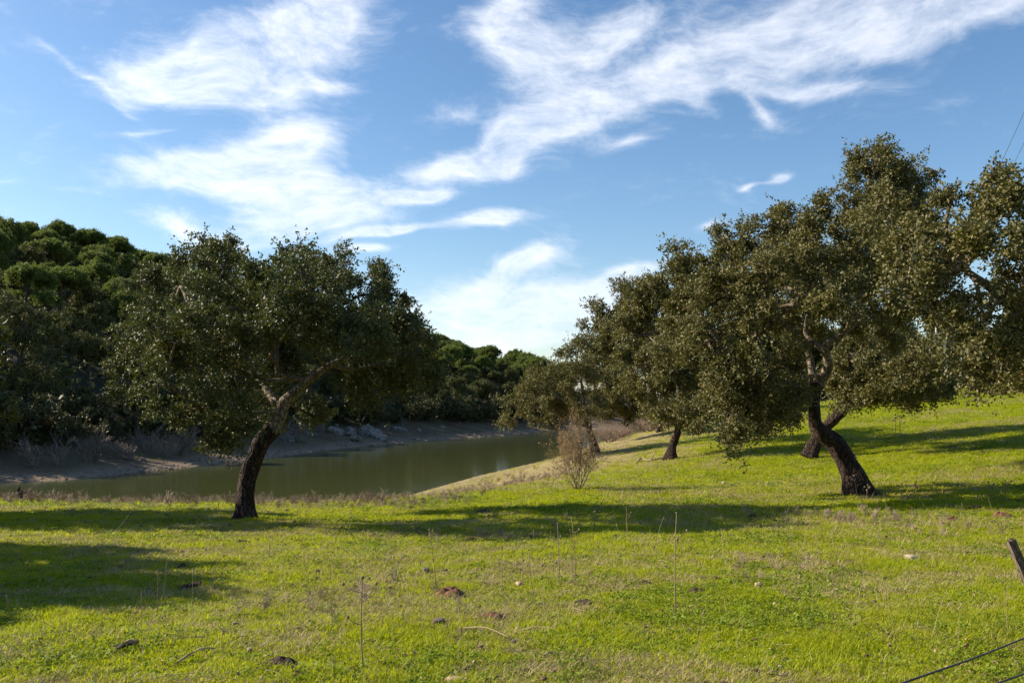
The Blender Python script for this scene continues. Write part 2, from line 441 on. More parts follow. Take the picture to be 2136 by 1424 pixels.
def meadow_material():
    m, t, b = new_mat('meadow_turf')
    tcd = t.new('ShaderNodeTexCoord'); P = tcd.outputs['Object']
    dry = t.new('ShaderNodeAttribute'); dry.attribute_name = 'dry'
    bank = t.new('ShaderNodeAttribute'); bank.attribute_name = 'bank'
    n_big = t.noise(P, 0.35, 4); n_mid = t.noise(P, 3.0, 5, 0.65); n_fine = t.noise(P, 22, 5, 0.7)
    g = t.mix(t.ramp(n_big, .3, .7), (.14, .175, .006), (.20, .225, .010))
    g = t.mix(t.math('MULTIPLY', t.ramp(n_fine, .45, .75), 0.5), g, (.06, .085, .012))
    g = t.mix(t.math('MULTIPLY', t.ramp(n_mid, .55, .75), 0.45), g, (.22, .20, .05))
    s = t.mix(t.ramp(n_fine, .35, .65), (.13, .085, .045), (.33, .25, .13))
    f = t.math('ADD', t.math('MULTIPLY', dry.outputs['Fac'], 0.8), t.math('MULTIPLY', t.math('SUBTRACT', n_fine, .5), 0.7), clamp=True)
    c = t.mix(f, g, s)
    bk = t.mix(t.ramp(n_mid, .35, .65), (.235, .195, .075), (.30, .235, .115))
    bk = t.mix(t.math('MULTIPLY', t.ramp(n_fine, .4, .7), .5), bk, (.20, .15, .09))
    c = t.mix(bank.outputs['Fac'], c, bk)
    t.link(c, b.inputs['Base Color']); b.inputs['Roughness'].default_value = 0.95; b.inputs['Specular IOR Level'].default_value = 0.1
    bp = t.new('ShaderNodeBump'); bp.inputs['Strength'].default_value = 0.7; bp.inputs['Distance'].default_value = 0.05
    t.link(t.math('ADD', n_fine, n_mid), bp.inputs['Height']); t.link(bp.outputs[0], b.inputs['Normal'])
    return m
M['meadow'] = meadow_material()

def hillside_material():
    m, t, b = new_mat('hillside_soil')
    tcd = t.new('ShaderNodeTexCoord'); P = tcd.outputs['Object']
    mud = t.new('ShaderNodeAttribute'); mud.attribute_name = 'mud'
    n1 = t.noise(P, 0.25, 5); n2 = t.noise(P, 2.5, 6, 0.7)
    c = t.mix(t.ramp(n1, .35, .65), (.095, .060, .038), (.13, .095, .055))
    c = t.mix(t.math('MULTIPLY', t.ramp(n2, .45, .7), .6), c, (.085, .095, .035))
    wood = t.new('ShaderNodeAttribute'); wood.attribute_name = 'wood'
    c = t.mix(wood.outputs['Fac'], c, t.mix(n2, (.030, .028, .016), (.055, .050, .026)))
    shore = t.mix(t.ramp(n2, .35, .65), (.17, .115, .075), (.25, .185, .125))
    c = t.mix(mud.outputs['Fac'], c, shore)
    t.link(c, b.inputs['Base Color']); b.inputs['Roughness'].default_value = 0.95; b.inputs['Specular IOR Level'].default_value = 0.15
    bp = t.new('ShaderNodeBump'); bp.inputs['Strength'].default_value = 0.6; bp.inputs['Distance'].default_value = 0.15
    t.link(n2, bp.inputs['Height']); t.link(bp.outputs[0], b.inputs['Normal'])
    return m
M['hillside'] = hillside_material()

def water_material():
    m, t, b = new_mat('murky_water')
    tcd = t.new('ShaderNodeTexCoord'); P = tcd.outputs['Object']
    n = t.noise(P, 0.06, 3)
    t.link(t.mix(n, (.052, .062, .018), (.062, .068, .022)), b.inputs['Base Color'])
    b.inputs['Roughness'].default_value = 0.06; b.inputs['IOR'].default_value = 1.33
    mp = t.new('ShaderNodeMapping'); t.link(P, mp.inputs[0]); mp.inputs['Rotation'].default_value = (0, 0, .5); mp.inputs['Scale'].default_value = (1, 2.2, 1)
    w = t.noise(mp.outputs[0], 2.2, 3, 0.5)
    bp = t.new('ShaderNodeBump'); bp.inputs['Strength'].default_value = 0.10; bp.inputs['Distance'].default_value = 0.06
    t.link(w, bp.inputs['Height']); t.link(bp.outputs[0], b.inputs['Normal'])
    return m
M['water'] = water_material()

# ------------------------------------------------------------------ ground and water
def axis(lo, hi, fine_lo, fine_hi, step, grow):
    a = [fine_lo]; s = step
    b = list(np.arange(fine_lo, fine_hi, step)) + [fine_hi]
    s = step; x = fine_hi
    while x < hi:
        s *= grow; x += s; b.append(x)
    s = step; x = fine_lo; pre = []
    while x > lo:
        s *= grow; x -= s; pre.append(x)
    return np.array(pre[::-1] + b)

def build_ground():
    xs = axis(-900, 900, -8, 8, 0.15, 1.045); ys = axis(-300, 1500, 4.5, 16, 0.15, 1.035)
    X, Y = np.meshgrid(xs, ys)
    dn = -poly_dist(NEAR_SHORE, X, Y); df = poly_dist(FAR_SHORE, X, Y)
    Z = np.maximum(near_height(X, Y, dn), np.where(df > -30, far_height(X, Y, df), -9))
    V = np.stack([X.ravel(), Y.ravel(), Z.ravel()], 1)
    ny, nx = X.shape
    i = np.arange(ny - 1)[:, None] * nx + np.arange(nx - 1)[None]
    Fq = np.stack([i, i + 1, i + 1 + nx, i + nx], -1).reshape(-1, 4)
    side = (dn - df).ravel()                 # >0: nearer the near bank
    fs = side[Fq].mean(1) > 0
    dry = dryness(X, Y).ravel()
    bank = (1 - sstep(dn + (fbm(X, Y, 4, 3, 61) - .5) * 4, 10.5, 16.5)).ravel()
    mud = (1 - sstep(df + (fbm(X, Y, 3, 3, 62) - .5) * 2, 1.0, 3.2)).ravel()
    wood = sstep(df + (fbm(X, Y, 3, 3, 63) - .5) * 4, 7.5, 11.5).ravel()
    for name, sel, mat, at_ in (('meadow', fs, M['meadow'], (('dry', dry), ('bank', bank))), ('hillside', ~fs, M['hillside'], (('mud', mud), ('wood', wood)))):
        f = Fq[sel]; used, inv = np.unique(f, return_inverse=True)
        me = np_mesh(name, V[used], inv.reshape(-1, 4), 4, True)
        for an, arr in at_:
            a = me.attributes.new(an, 'FLOAT', 'POINT'); a.data.foreach_set('value', arr[used].astype(np.float32))
        tag(link(name, me, mat), kind='structure')
    xs = np.linspace(-130, 160, 30); ys = np.linspace(2, 185, 20)
    X, Y = np.meshgrid(xs, ys); ny, nx = X.shape
    i = np.arange(ny - 1)[:, None] * nx + np.arange(nx - 1)[None]
    me = np_mesh('reservoir_water', np.stack([X.ravel(), Y.ravel(), np.zeros(X.size)], 1), np.stack([i, i + 1, i + 1 + nx, i + nx], -1).reshape(-1, 4), 4, True)
    tag(link('reservoir_water', me, M['water']), kind='structure')
build_ground()

# ------------------------------------------------------------------ tree building
def catmull(P, R, step):
    P = np.array(P, float); R = np.array(R, float)
    if len(P) == 2:
        n = max(2, int(np.linalg.norm(P[1] - P[0]) / step) + 1); t = np.linspace(0, 1, n)[:, None]
        return P[0] * (1 - t) + P[1] * t, R[0] * (1 - t[:, 0]) + R[1] * t[:, 0]
    E = np.vstack([2 * P[0] - P[1], P, 2 * P[-1] - P[-2]])
    op, orr = [], []
    for k in range(len(P) - 1):
        p0, p1, p2, p3 = E[k:k + 4]
        n = max(2, int(np.linalg.norm(p2 - p1) / step))
        for t in np.arange(n) / n:
            op.append(0.5 * (2 * p1 + (p2 - p0) * t + (2 * p0 - 5 * p1 + 4 * p2 - p3) * t * t + (3 * p1 - p0 - 3 * p2 + p3) * t ** 3))
            orr.append(R[k] * (1 - t) + R[k + 1] * t)
    op.append(P[-1]); orr.append(R[-1])
    return np.array(op), np.array(orr)

class Tubes:
    def __init__(self): self.V = []; self.F = []; self.n = 0
    def add(self, P, R, seg=8, step=0.15, amp=0.0, seed=0, flare=0.0, cap=True):
        P, R = catmull(P, R, step)
        T = unit(np.gradient(P, axis=0))
        ref = np.array([0.31, 0.95, 0.05]); 
        A = np.cross(T, ref); A = unit(A); B = np.cross(T, A)
        ang = np.linspace(0, 2 * np.pi, seg, endpoint=False)
        rr = R[:, None] * np.ones(seg)
        if amp:
            s = np.concatenate([[0], np.cumsum(np.linalg.norm(np.diff(P, axis=0), axis=1))])
            aa, ss = np.meshgrid(ang, s)
            n1 = np.array([[mnoise.noise((math.cos(a) * 1.3 + seed, math.sin(a) * 1.3, q * 1.6 / max(R[0] * 6, .2))) for a in ang] for q in s])
            n2 = np.array([[mnoise.noise((math.cos(a) * 4.2 + seed, math.sin(a) * 4.2, q * 3.0)) for a in ang] for q in s])
            rr = rr * (1 + amp * n1 + amp * 0.6 * n2)
            if flare:
                k = np.exp(-ss / (R[0] * 1.6)) * flare
                rr = rr * (1 + k * (0.7 + 0.6 * np.sin(aa * 4 + seed) * 0.6))
        V = P[:, None] + rr[..., None] * (np.cos(ang)[None, :, None] * A[:, None] + np.sin(ang)[None, :, None] * B[:, None])
        m = len(P)
        idx = self.n + np.arange(m * seg).reshape(m, seg)
        nx = np.roll(idx, -1, axis=1)
        f = np.stack([idx[:-1], nx[:-1], nx[1:], idx[1:]], -1).reshape(-1, 4)
        self.V.append(V.reshape(-1, 3)); self.F.append(f); self.n += m * seg
        if cap:
            self.V.append((P[-1] + T[-1] * R[-1] * 0.3)[None]); tip = self.n; self.n += 1
            last = idx[-1]; self.F.append(np.stack([last, np.roll(last, -1), np.full(seg, tip), np.full(seg, tip)], -1))
    def mesh(self, name, smooth=True, origin=None):
        V = np.vstack(self.V); Fq = np.vstack(self.F)
        if origin is not None: V = V - np.array(origin)
        me = bpy.data.meshes.new(name)
        tri = Fq[:, 2] == Fq[:, 3]
        polys = [tuple(q[:3]) if b else tuple(q) for q, b in zip(Fq.tolist(), tri.tolist())]
        me.from_pydata(V.tolist(), [], polys)
        if smooth: me.polygons.foreach_set('use_smooth', np.ones(len(polys), dtype=bool))
        me.update()
        return me

def leaf_arrays(C, D, N, L, Wd, fold=0.12):
    D = unit(D); N = unit(N - (N * D).sum(-1, keepdims=True) * D); S = np.cross(D, N)
    L = L[:, None]; Wd = Wd[:, None]
    mid = C + D * L * 0.48
    V = np.stack([C, mid + S * Wd * 0.5 + N * Wd * fold, C + D * L, mid - S * Wd * 0.5 + N * Wd * fold], 1)
    return V.reshape(-1, 3)
def leaf_faces(n):
    b = np.arange(n)[:, None] * 4
    return np.stack([b + [0, 1, 2], b + [0, 2, 3]], 1).reshape(-1, 3)

def crown_leaves(lobes, clump_r, dens, leaf, rng, sprigs=22, per=13, up=0.25, shell=(0.5, 1.02), low=-0.75, wl=0.55, tight=0.30):
    """lobes: array of (x,y,z,rx,ry,rz). returns leaf vertex array and the clump centres"""
    Cs, Ds, Ns, Ls = [], [], [], []; clumps = []
    for (x, y, z, rx, ry, rz) in lobes:
        c = np.array([x, y, z]); r = np.array([rx, ry, rz])
        area = 4 * np.pi * ((rx * ry) ** 1.6 / 3 + (rx * rz) ** 1.6 / 3 + (ry * rz) ** 1.6 / 3) ** (1 / 1.6)
        n = max(3, int(area / (np.pi * clump_r ** 2) * dens))
        d = unit(rng.normal(size=(n * 3, 3))); d = d[d[:, 2] > low + rng.uniform(-.2, .2, len(d))][:n]
        rad = rng.uniform(shell[0], shell[1], (len(d), 1)) ** 0.8
        cc = c + d * r * rad + rng.normal(size=d.shape) * 0.12 * clump_r
        cr = clump_r * rng.uniform(0.6, 1.3, len(d))
        clumps.append((c, cc))
        out = unit(d / r)
        ns = rng.poisson(sprigs, len(d)).clip(4)
        k = np.repeat(np.arange(len(d)), ns)
        p0 = cc[k] + rng.normal(size=(len(k), 3)) * tight * cr[k][:, None]
        sd = unit(out[k] * 0.55 + unit(rng.normal(size=(len(k), 3))) * 0.95 + np.array([0, 0, up]))
        sl = cr[k] * rng.uniform(0.3, 0.8, len(k)) * np.where(rng.random(len(k)) < 0.06, 1.7, 1.0)
        droop = rng.uniform(0.0, 0.5, len(k)) * sl
        j = np.repeat(np.arange(len(k)), per)
        tt = rng.uniform(0.1, 1.0, len(j))
        pos = p0[j] + sd[j] * (sl[j] * tt)[:, None]
        pos[:, 2] -= droop[j] * tt ** 2
        pos += rng.normal(size=pos.shape) * leaf * 0.35
        D = sd[j] * 0.55 + unit(rng.normal(size=pos.shape)) * 0.8
        N = unit(rng.normal(size=pos.shape)) * 0.9 + out[k][j] * 0.25 + np.array([0, 0, 0.35])
        Cs.append(pos); Ds.append(D); Ns.append(N); Ls.append(leaf * rng.uniform(0.65, 1.25, len(j)))
    C = np.vstack(Cs); L = np.concatenate(Ls)
    return leaf_arrays(C, np.vstack(Ds), np.vstack(Ns), L, L * wl), clumps

def px_lobes(spec, Y, depth_scale=1.15):
    out = []
    for (px, py, rx, ry, dy) in spec:
        dy = dy * 1.7
        p = at(px, py, Y + dy); k = (Y + dy) / F
        out.append((p.x, p.y, p.z, rx * k, (rx + ry) * 0.5 * k * depth_scale, ry * k))
    return out

def px_path(spec, Y):
    P = [tuple(at(px, py, Y + dy)) for (px, py, w, dy) in spec]
    R = [w * 0.39 * (Y + dy) / F for (px, py, w, dy) in spec]
    return P, R

def make_oak(name, label, base, lobes, trunk, limbs, leaf_mat_, leaf=0.05, clump_r=0.36, dens=0.75, sprigs=22, per=13, seed=1, group='cork oaks standing on the meadow', bark='cork', cat='tree', low=-0.75, extra_parts=None):
    rng = np.random.default_rng(seed)
    root = empty(name, base); tag(root, label, cat, group)
    o3 = np.array(base)
    tb = Tubes(); P, R = trunk
    tb.add(P, R, 28, 0.05, 0.24, seed, flare=0.85)
    link('trunk', tb.mesh('trunk', origin=o3), M['stripped'] if bark == 'cork' else M[bark], root)
    ends = []
    for i, (P, R) in enumerate(limbs):
        tb = Tubes(); tb.add(P, R, 14, 0.07, 0.22, seed + 3 + i)
        link('limb', tb.mesh('limb', origin=o3), M['cork'] if bark == 'cork' else M[bark], root)
        ends += [np.array(p) for p in P[1:]] if len(P) > 2 else [np.array(P[-1])]
    V, clumps = crown_leaves(lobes, clump_r, dens * 1.12, leaf * 1.04, rng, sprigs * 2.05, per, low=low, shell=(0.3, 1.02))
    print(name, 'leaves', len(V) // 4)
    me = np_mesh('crown', V - o3, leaf_faces(len(V) // 4), 3)
    link('crown', me, leaf_mat_, root)
    tb = Tubes(); E = np.array(ends if ends else [trunk[0][-1]])
    for c, cc in clumps:
        e = E[np.argmin(((E - c) ** 2).sum(1))]
        mid = (e + c) / 2 + rng.normal(size=3) * 0.15 * np.linalg.norm(c - e) ** .5 + np.array([0, 0, .1])
        tb.add([e, mid, c], [0.05, 0.035, 0.022], 6, 0.25)
        for q in cc[:: 2]:
            m2 = (c + q) / 2 + rng.normal(size=3) * 0.08
            tb.add([c, m2, q], [0.02, 0.013, 0.006], 4, 0.3)
    link('branches', tb.mesh('branches', origin=o3), M['cork'] if bark == 'cork' else M[bark], root)
    return root

# --- the leaning cork oak left of the middle
YL = 18.0
b = at(510, 1083, YL); b.z = gz(b.x, b.y)
tr = px_path([(510, 1088, 44, 0), (512, 1030, 42, 0), (522, 975, 45, -.05), (546, 922, 46, -.1), (570, 893, 46, -.1)], YL)
lm = [px_path([(q0, q1, q2 * (.85 if q2 < 44 else 1), q3) for q0, q1, q2, q3 in s], YL) for s in (
    [(566, 897, 46, -.1), (585, 865, 42, -.1), (595, 838, 38, -.1), (618, 818, 32, -.15), (640, 796, 28, -.3), (680, 768, 22, -.4), (740, 735, 16, -.2), (800, 700, 10, 0)],
    [(588, 850, 30, -.1), (565, 825, 26, .2), (545, 795, 20, .5), (515, 765, 17, .7), (470, 738, 13, .6), (440, 700, 11, .3), (418, 668, 9, 0), (370, 630, 7, -.2)],
    [(632, 795, 20, -.25), (607, 786, 17, -.4), (583, 780, 15, -.5), (577, 755, 13, -.5), (580, 715, 11, -.4), (600, 650, 9, 0)],
    [(585, 858, 16, -.1), (550, 860, 12, -.4), (515, 872, 9, -.6), (480, 890, 6, -.8)],
    [(690, 762, 16, -.4), (735, 770, 12, .2), (790, 760, 9, .5), (850, 755, 6, .6)],
    [(490, 750, 11, .65), (450, 640, 9, .8), (435, 560, 6, .6)])]
LOB = [(540, 840, 45, 40, 1.2), (460, 800, 60, 60, -.2), (720, 800, 60, 34, 1.2), (610, 660, 70, 56, -1.4), (580, 700, 55, 48, -1.2), (470, 560, 50, 46, -.3), (640, 560, 60, 48, .2), (760, 680, 70, 60, -1.0), (428, 540, 66, 66, .3), (450, 600, 70, 60, 1.0), (330, 622, 70, 62, .2), (395, 640, 70, 60, -.9), (290, 705, 62, 70, -.1), (365, 715, 75, 70, -1.5), (275, 790, 45, 50, -.2),
       (345, 800, 75, 62, -1.1), (425, 850, 62, 55, -.9), (455, 715, 85, 75, -1.2), (545, 615, 75, 66, -.6), (520, 690, 80, 70, 1.2), (620, 580, 60, 50, .5), (655, 600, 85, 66, -.9),
       (685, 570, 50, 52, .9), (745, 618, 75, 66, .3), (785, 600, 45, 50, .8), (800, 690, 75, 70, -.3), (845, 690, 55, 65, .6), (865, 755, 60, 55, .2), (900, 775, 42, 42, -.2), (700, 690, 90, 72, .8), (640, 670, 80, 62, -1.2),
       (745, 770, 85, 45, .9), (840, 800, 60, 34, .4), (790, 820, 40, 26, 1.0), (665, 845, 36, 40, 1.1), (640, 860, 30, 30, .7), (490, 785, 66, 58, -.9), (475, 870, 55, 55, -1.2), (440, 910, 26, 26, -1.0), (555, 760, 55, 50, 1.3),
       (540, 880, 40, 32, 1.0), (483, 915, 14, 20, -1.0), (600, 735, 60, 50, 1.5), (730, 700, 70, 60, -1.2), (880, 720, 38, 40, -.5)]
make_oak('leaning_cork_oak', 'leaning cork oak with a dark bare trunk and wide crown in front of the water', b, px_lobes(LOB, YL), tr, lm, M['oak_dark'], 0.060, 0.36, 0.66, 21, 13, 11)

# --- the big twisted cork oak on the right
YR = 19.5
b = at(1790, 1032, YR); b.z = gz(b.x, b.y)
tr = px_path([(1796, 1040, 60, 0), (1782, 995, 56, 0), (1763, 955, 52, 0), (1738, 922, 50, 0), (1712, 903, 46, 0), (1700, 880, 36, 0), (1698, 850, 32, 0), (1700, 820, 32, 0), (1704, 800, 34, 0)], YR)
lm = [px_path(s, YR) for s in (
    [(1704, 802, 34, 0), (1718, 785, 26, -.1), (1728, 762, 23, -.2), (1723, 738, 22, -.3), (1722, 722, 21, -.4), (1740, 706, 20, -.5), (1766, 690, 16, -.6), (1800, 650, 12, -.3), (1840, 560, 10, .2), (1850, 450, 7, .3)],
    [(1702, 800, 22, .1), (1695, 780, 20, .2), (1690, 750, 19, .3), (1678, 720, 16, .3), (1640, 680, 13, .1), (1580, 640, 10, 0)],
    [(1722, 732, 16, -.2), (1700, 716, 13, .1), (1680, 690, 11, .4), (1690, 620, 9, .5), (1680, 520, 6, .4)],
    [(1680, 718, 12, .3), (1620, 745, 10, -.4), (1560, 760, 8, -.8), (1500, 760, 6, -1)],
    [(1790, 670, 11, -.5), (1850, 660, 9, .3), (1900, 640, 7, .6)])]
LOB = [(1620, 858, 46, 34, -.4), (1668, 815, 28, 42, -.3), (1560, 888, 44, 26, -.7), (1660, 850, 28, 30, .6), (1660, 830, 36, 40, .2), (1470, 850, 45, 45, .2), (1560, 880, 50, 30, .6), (1560, 630, 95, 75, 2.2), (1700, 600, 95, 75, 2.3), (1830, 560, 85, 66, 2.2), (1765, 625, 60, 55, -1.6), (1840, 520, 60, 50, -1.3), (1700, 610, 60, 50, -1.7), (1830, 430, 50, 45, -.9), (1450, 720, 50, 50, 0.2), (1420, 660, 45, 50, .1), (1700, 500, 60, 50, -1.0), (1835, 365, 72, 58, 0), (1880, 390, 60, 55, .5), (1800, 345, 45, 42, .2), (1840, 330, 34, 34, -.2), (1905, 420, 48, 45, .1), (1850, 460, 95, 62, -.4), (1800, 470, 60, 50, .6), (1920, 470, 40, 40, .4), (1770, 420, 26, 28, .1),
       (1680, 470, 66, 52, .2), (1715, 445, 40, 34, .3), (1625, 500, 60, 55, -.2), (1560, 520, 62, 48, .4), (1500, 535, 52, 45, .1), (1440, 560, 42, 40, .2), (1420, 535, 30, 26, .3), (1510, 490, 28, 28, .2),
       (1520, 620, 85, 70, -.9), (1600, 590, 80, 70, -1.2), (1690, 560, 85, 70, -.9), (1770, 540, 70, 60, -.6), (1860, 555, 75, 60, -.2), (1930, 560, 50, 50, .4),
       (1450, 640, 60, 55, -.4), (1490, 710, 75, 66, -1.0), (1580, 700, 85, 75, -1.4), (1650, 665, 75, 65, 1.2), (1740, 630, 70, 48, .9), (1810, 610, 75, 55, -.9), (1880, 640, 70, 48, .2), (1930, 660, 50, 40, .6),
       (1500, 790, 60, 62, -.9), (1560, 800, 75, 66, -1.2), (1630, 790, 52, 66, -.9), (1530, 865, 45, 36, -1.0), (1600, 860, 50, 36, -.9), (1655, 760, 32, 50, -.3), (1640, 850, 24, 28, -.6), (1780, 700, 45, 22, 1.2), (1860, 700, 55, 26, 1.1),
       (1730, 600, 70, 55, 1.5), (1600, 640, 80, 60, 1.3), (1525, 900, 10, 16, -1.1)]
make_oak('twisted_cork_oak', 'big cork oak on the right with a zigzag trunk and the tallest crown', b, px_lobes(LOB, YR), tr, lm, M['oak_olive'], 0.062, 0.36, 0.70, 20, 13, 23)

# --- the oak whose slanting trunk crosses behind the twisted one
YG = 29.0
b = at(1688, 948, YG); b.z = gz(b.x, b.y)
tr = px_path([(1686, 954, 30, 0), (1698, 925, 30, 0), (1712, 900, 28, 0), (1738, 876, 26, 0), (1758, 856, 27, 0)], YG)
lm = [px_path(s, YG) for s in ([(1752, 862, 27, 0), (1775, 838, 22, 0), (1795, 815, 17, .1), (1830, 780, 13, 0), (1890, 750, 9, 0)], [(1785, 828, 12, 0), (1770, 790, 10, .3), (1780, 750, 8, .4)])]
LOB = [(1835, 828, 48, 22, -.4), (1895, 822, 50, 24, .3), (1775, 815, 36, 28, .4), (1945, 812, 34, 20, .2), (1850, 770, 66, 46, 2.2), (1900, 780, 55, 38, -1.8), (1785, 745, 48, 45, -.5), (1760, 790, 42, 45, -.3), (1830, 780, 62, 50, -1.0), (1755, 835, 30, 22, -.4), (1880, 740, 60, 50, 0), (1890, 800, 62, 42, -.8), (1932, 786, 50, 34, .2), (1950, 805, 40, 28, -.3), (1830, 720, 55, 40, .8), (1975, 790, 20, 26, .1),
       (1820, 830, 36, 18, -.9), (1920, 720, 45, 35, .7), (1830, 690, 60, 40, 1.2)]
make_oak('slanting_cork_oak', 'cork oak whose slanting trunk shows behind the zigzag trunk', b, px_lobes(LOB, YG), tr, lm, M['oak_olive'], 0.082, 0.42, 0.85, 20, 12, 31)

# --- the oak over the fallen stick
YC = 34.0
b = at(1400, 957, YC); b.z = gz(b.x, b.y)
tr = px_path([(1398, 962, 26, 0), (1403, 930, 22, 0), (1412, 905, 20, 0), (1418, 880, 18, 0)], YC)
lm = [px_path(s, YC) for s in ([(1418, 884, 18, 0), (1420, 830, 14, 0), (1400, 760, 10, 0), (1370, 690, 7, 0)], [(1420, 850, 12, 0), (1460, 790, 9, .2), (1490, 720, 6, .4)])]
LOB = [(1400, 720, 75, 66, 2.4), (1430, 800, 56, 46, 2.2), (1350, 605, 46, 36, .2), (1430, 615, 55, 45, -.2), (1480, 610, 50, 50, .3), (1455, 740, 55, 50, .6), (1340, 700, 46, 46, .6), (1370, 860, 34, 26, .2), (1390, 640, 50, 45, 0), (1330, 640, 40, 38, .3), (1440, 690, 55, 50, -1), (1380, 720, 55, 50, -1.2), (1310, 690, 40, 40, 0), (1330, 760, 45, 45, -.5), (1400, 790, 52, 46, -1.3), (1460, 790, 45, 45, -.8), (1410, 850, 46, 34, -1.2), (1465, 860, 40, 34, -.8), (1490, 840, 30, 36, -.3), (1350, 820, 34, 36, -.4), (1400, 612, 30, 26, .4),
       (1420, 760, 60, 60, 1.2), (1412, 882, 26, 20, -1.2)]
make_oak('stout_cork_oak', 'cork oak with a short dark trunk beside the fallen branch', b, px_lobes(LOB, YC), tr, lm, M['oak_olive'], 0.098, 0.46, 0.72, 17, 12, 37)

# --- the oak by the brown bushes
YD = 54.0
b = at(1376, 897, YD); b.z = gz(b.x, b.y)
tr = px_path([(1376, 901, 15, 0), (1375, 880, 13, 0), (1372, 850, 12, 0)], YD)
lm = [px_path(s, YD) for s in ([(1372, 854, 12, 0), (1350, 790, 9, 0), (1310, 720, 6, 0)], [(1370, 840, 9, 0), (1340, 720, 7, .5), (1330, 640, 5, .5)])]
LOB = [(1300, 730, 60, 60, 2.6), (1290, 800, 50, 40, -2.4), (1320, 620, 40, 30, 0), (1270, 650, 38, 34, 0), (1240, 690, 26, 26, -.5), (1360, 600, 32, 24, .5), (1290, 720, 46, 46, -1.5), (1255, 760, 34, 46, -1), (1300, 800, 46, 44, -1.5), (1260, 840, 34, 32, -1), (1330, 840, 40, 34, -1.2), (1285, 868, 34, 20, -1), (1340, 700, 50, 50, 1), (1230, 720, 18, 24, 0)]
make_oak('rusty_cork_oak', 'cork oak with rusty leaves whose trunk stands right of the brown bushes', b, px_lobes(LOB, YD), tr, lm, M['oak_olive'], 0.12, 0.62, 1.0, 18, 12, 41)

# --- the small oak leaning over the water behind the bare shrub
YE = 44.0
b = at(1241, 944, YE); b.z = gz(b.x, b.y)
tr = px_path([(1243, 949, 22, 0), (1238, 925, 20, 0), (1230, 900, 17, 0), (1224, 875, 15, 0)], YE)
lm = [px_path(s, YE) for s in ([(1224, 879, 15, 0), (1200, 840, 11, 0), (1150, 810, 8, 0), (1100, 820, 6, 0)], [(1222, 870, 11, 0), (1215, 810, 8, .3), (1200, 760, 6, .3)])]
LOB = [(1195, 745, 34, 26, 0), (1225, 720, 24, 22, .5), (1150, 785, 40, 28, 0), (1110, 815, 36, 30, -.3), (1080, 845, 24, 30, 0), (1066, 880, 15, 26, .2), (1130, 850, 36, 28, -.6), (1170, 830, 42, 36, -.8), (1210, 790, 40, 38, -.6), (1225, 840, 34, 36, -.8), (1190, 870, 34, 26, -.6), (1150, 880, 14, 18, -.2), (1240, 770, 26, 40, .8), (1130, 790, 30, 24, .6)]
make_oak('drooping_cork_oak', 'small cork oak drooping over the water behind the reddish shrub', b, px_lobes(LOB, YE), tr, lm, M['oak_olive'], 0.08, 0.5, 0.85, 18, 12, 43)

# --- the oak cut by the right edge, nearer than the others
YF = 12.5
p = at(2330, 1100, YF); b = Vector((p.x, YF, gz(p.x, YF)))
tr = ([tuple(b - Vector((0, 0, .1))), tuple(b + Vector((-.1, 0, .7))), tuple(b + Vector((-.25, .1, 1.5)))], [.24, .2, .18])
q = b + Vector((-.25, .1, 1.45))
lm = [([tuple(q), tuple(at(2230, 760, YF)), tuple(at(2120, 640, YF)), tuple(at(2010, 560, YF - .2))], [.16, .12, .09, .04]),
      ([tuple(q), tuple(at(2290, 640, YF + .5)), tuple(at(2190, 480, YF + .6))], [.14, .1, .05])]
LOB = [(2095, 435, 70, 55, .1), (2130, 405, 45, 45, .3), (2025, 450, 55, 42, 0), (1985, 520, 62, 55, -.2), (1925, 500, 42, 38, .1), (1900, 560, 42, 45, -.2), (1880, 520, 30, 28, .1), (2060, 520, 75, 62, -.6), (1975, 590, 62, 55, -.4), (1925, 625, 45, 40, 0), (2110, 580, 75, 65, .3), (2000, 655, 34, 30, .2), (2050, 660, 60, 52, -.4), (2110, 690, 70, 62, -.2), (2030, 730, 46, 45, -.2), (2090, 770, 62, 40, -.3), (2140, 790, 45, 30, 0), (2045, 785, 32, 26, -.1),
       (2190, 500, 90, 80, .2), (2230, 600, 100, 90, -.2), (2200, 700, 90, 70, .1), (2330, 620, 110, 100, .3), (2290, 480, 90, 70, .5), (2190, 640, 90, 80, 1.0), (2320, 760, 90, 50, .2), (1985, 412, 18, 22, .1), (2060, 395, 26, 24, .2)]
make_oak('edge_cork_oak', 'near oak crown cut off by the right edge with large pale leaves', b, px_lobes(LOB, YF), tr, lm, M['oak_olive'], 0.058, 0.30, 0.66, 17, 13, 53)

# --- two oaks beyond the left edge: their shadows lie across the meadow in the photograph
def simple_oak(name, label, x, y, h, r, seed, mat, group='cork oaks standing on the meadow', leaf=0.1, clump=0.5, dens=0.7):
    rng = np.random.default_rng(seed); z = gz(x, y); b = Vector((x, y, z))
    tr = ([(x, y, z - .1), (x + .1, y, z + h * .2), (x - .05, y + .05, z + h * .38)], [.045 * h, .038 * h, .032 * h])
    lob = []; lm = []
    for k in range(14):
        a = k * 2.4; rr = r * math.sqrt(k / 14) * .7; zz = z + h * rng.uniform(.5, .82)
        lx, ly = x + math.cos(a) * rr, y + math.sin(a) * rr
        lob.append((lx, ly, zz, r * rng.uniform(.32, .48), r * rng.uniform(.32, .48), h * rng.uniform(.13, .2)))
        if k % 3 == 0: lm.append(([(x - .05, y + .05, z + h * .36), (x + (lx - x) * .4, y + (ly - y) * .4, z + h * .5), (lx, ly, zz)], [.024 * h, .016 * h, .008 * h]))
    return make_oak(name, label, b, lob, tr, lm, mat, leaf, clump, dens, 14, 11, seed, group)
simple_oak('cork_oak', 'cork oak beyond the left edge level with the leaning oak', -13.6, 18.6, 4.9, 3.0, 61, M['oak_dark'], leaf=.17, dens=.45)
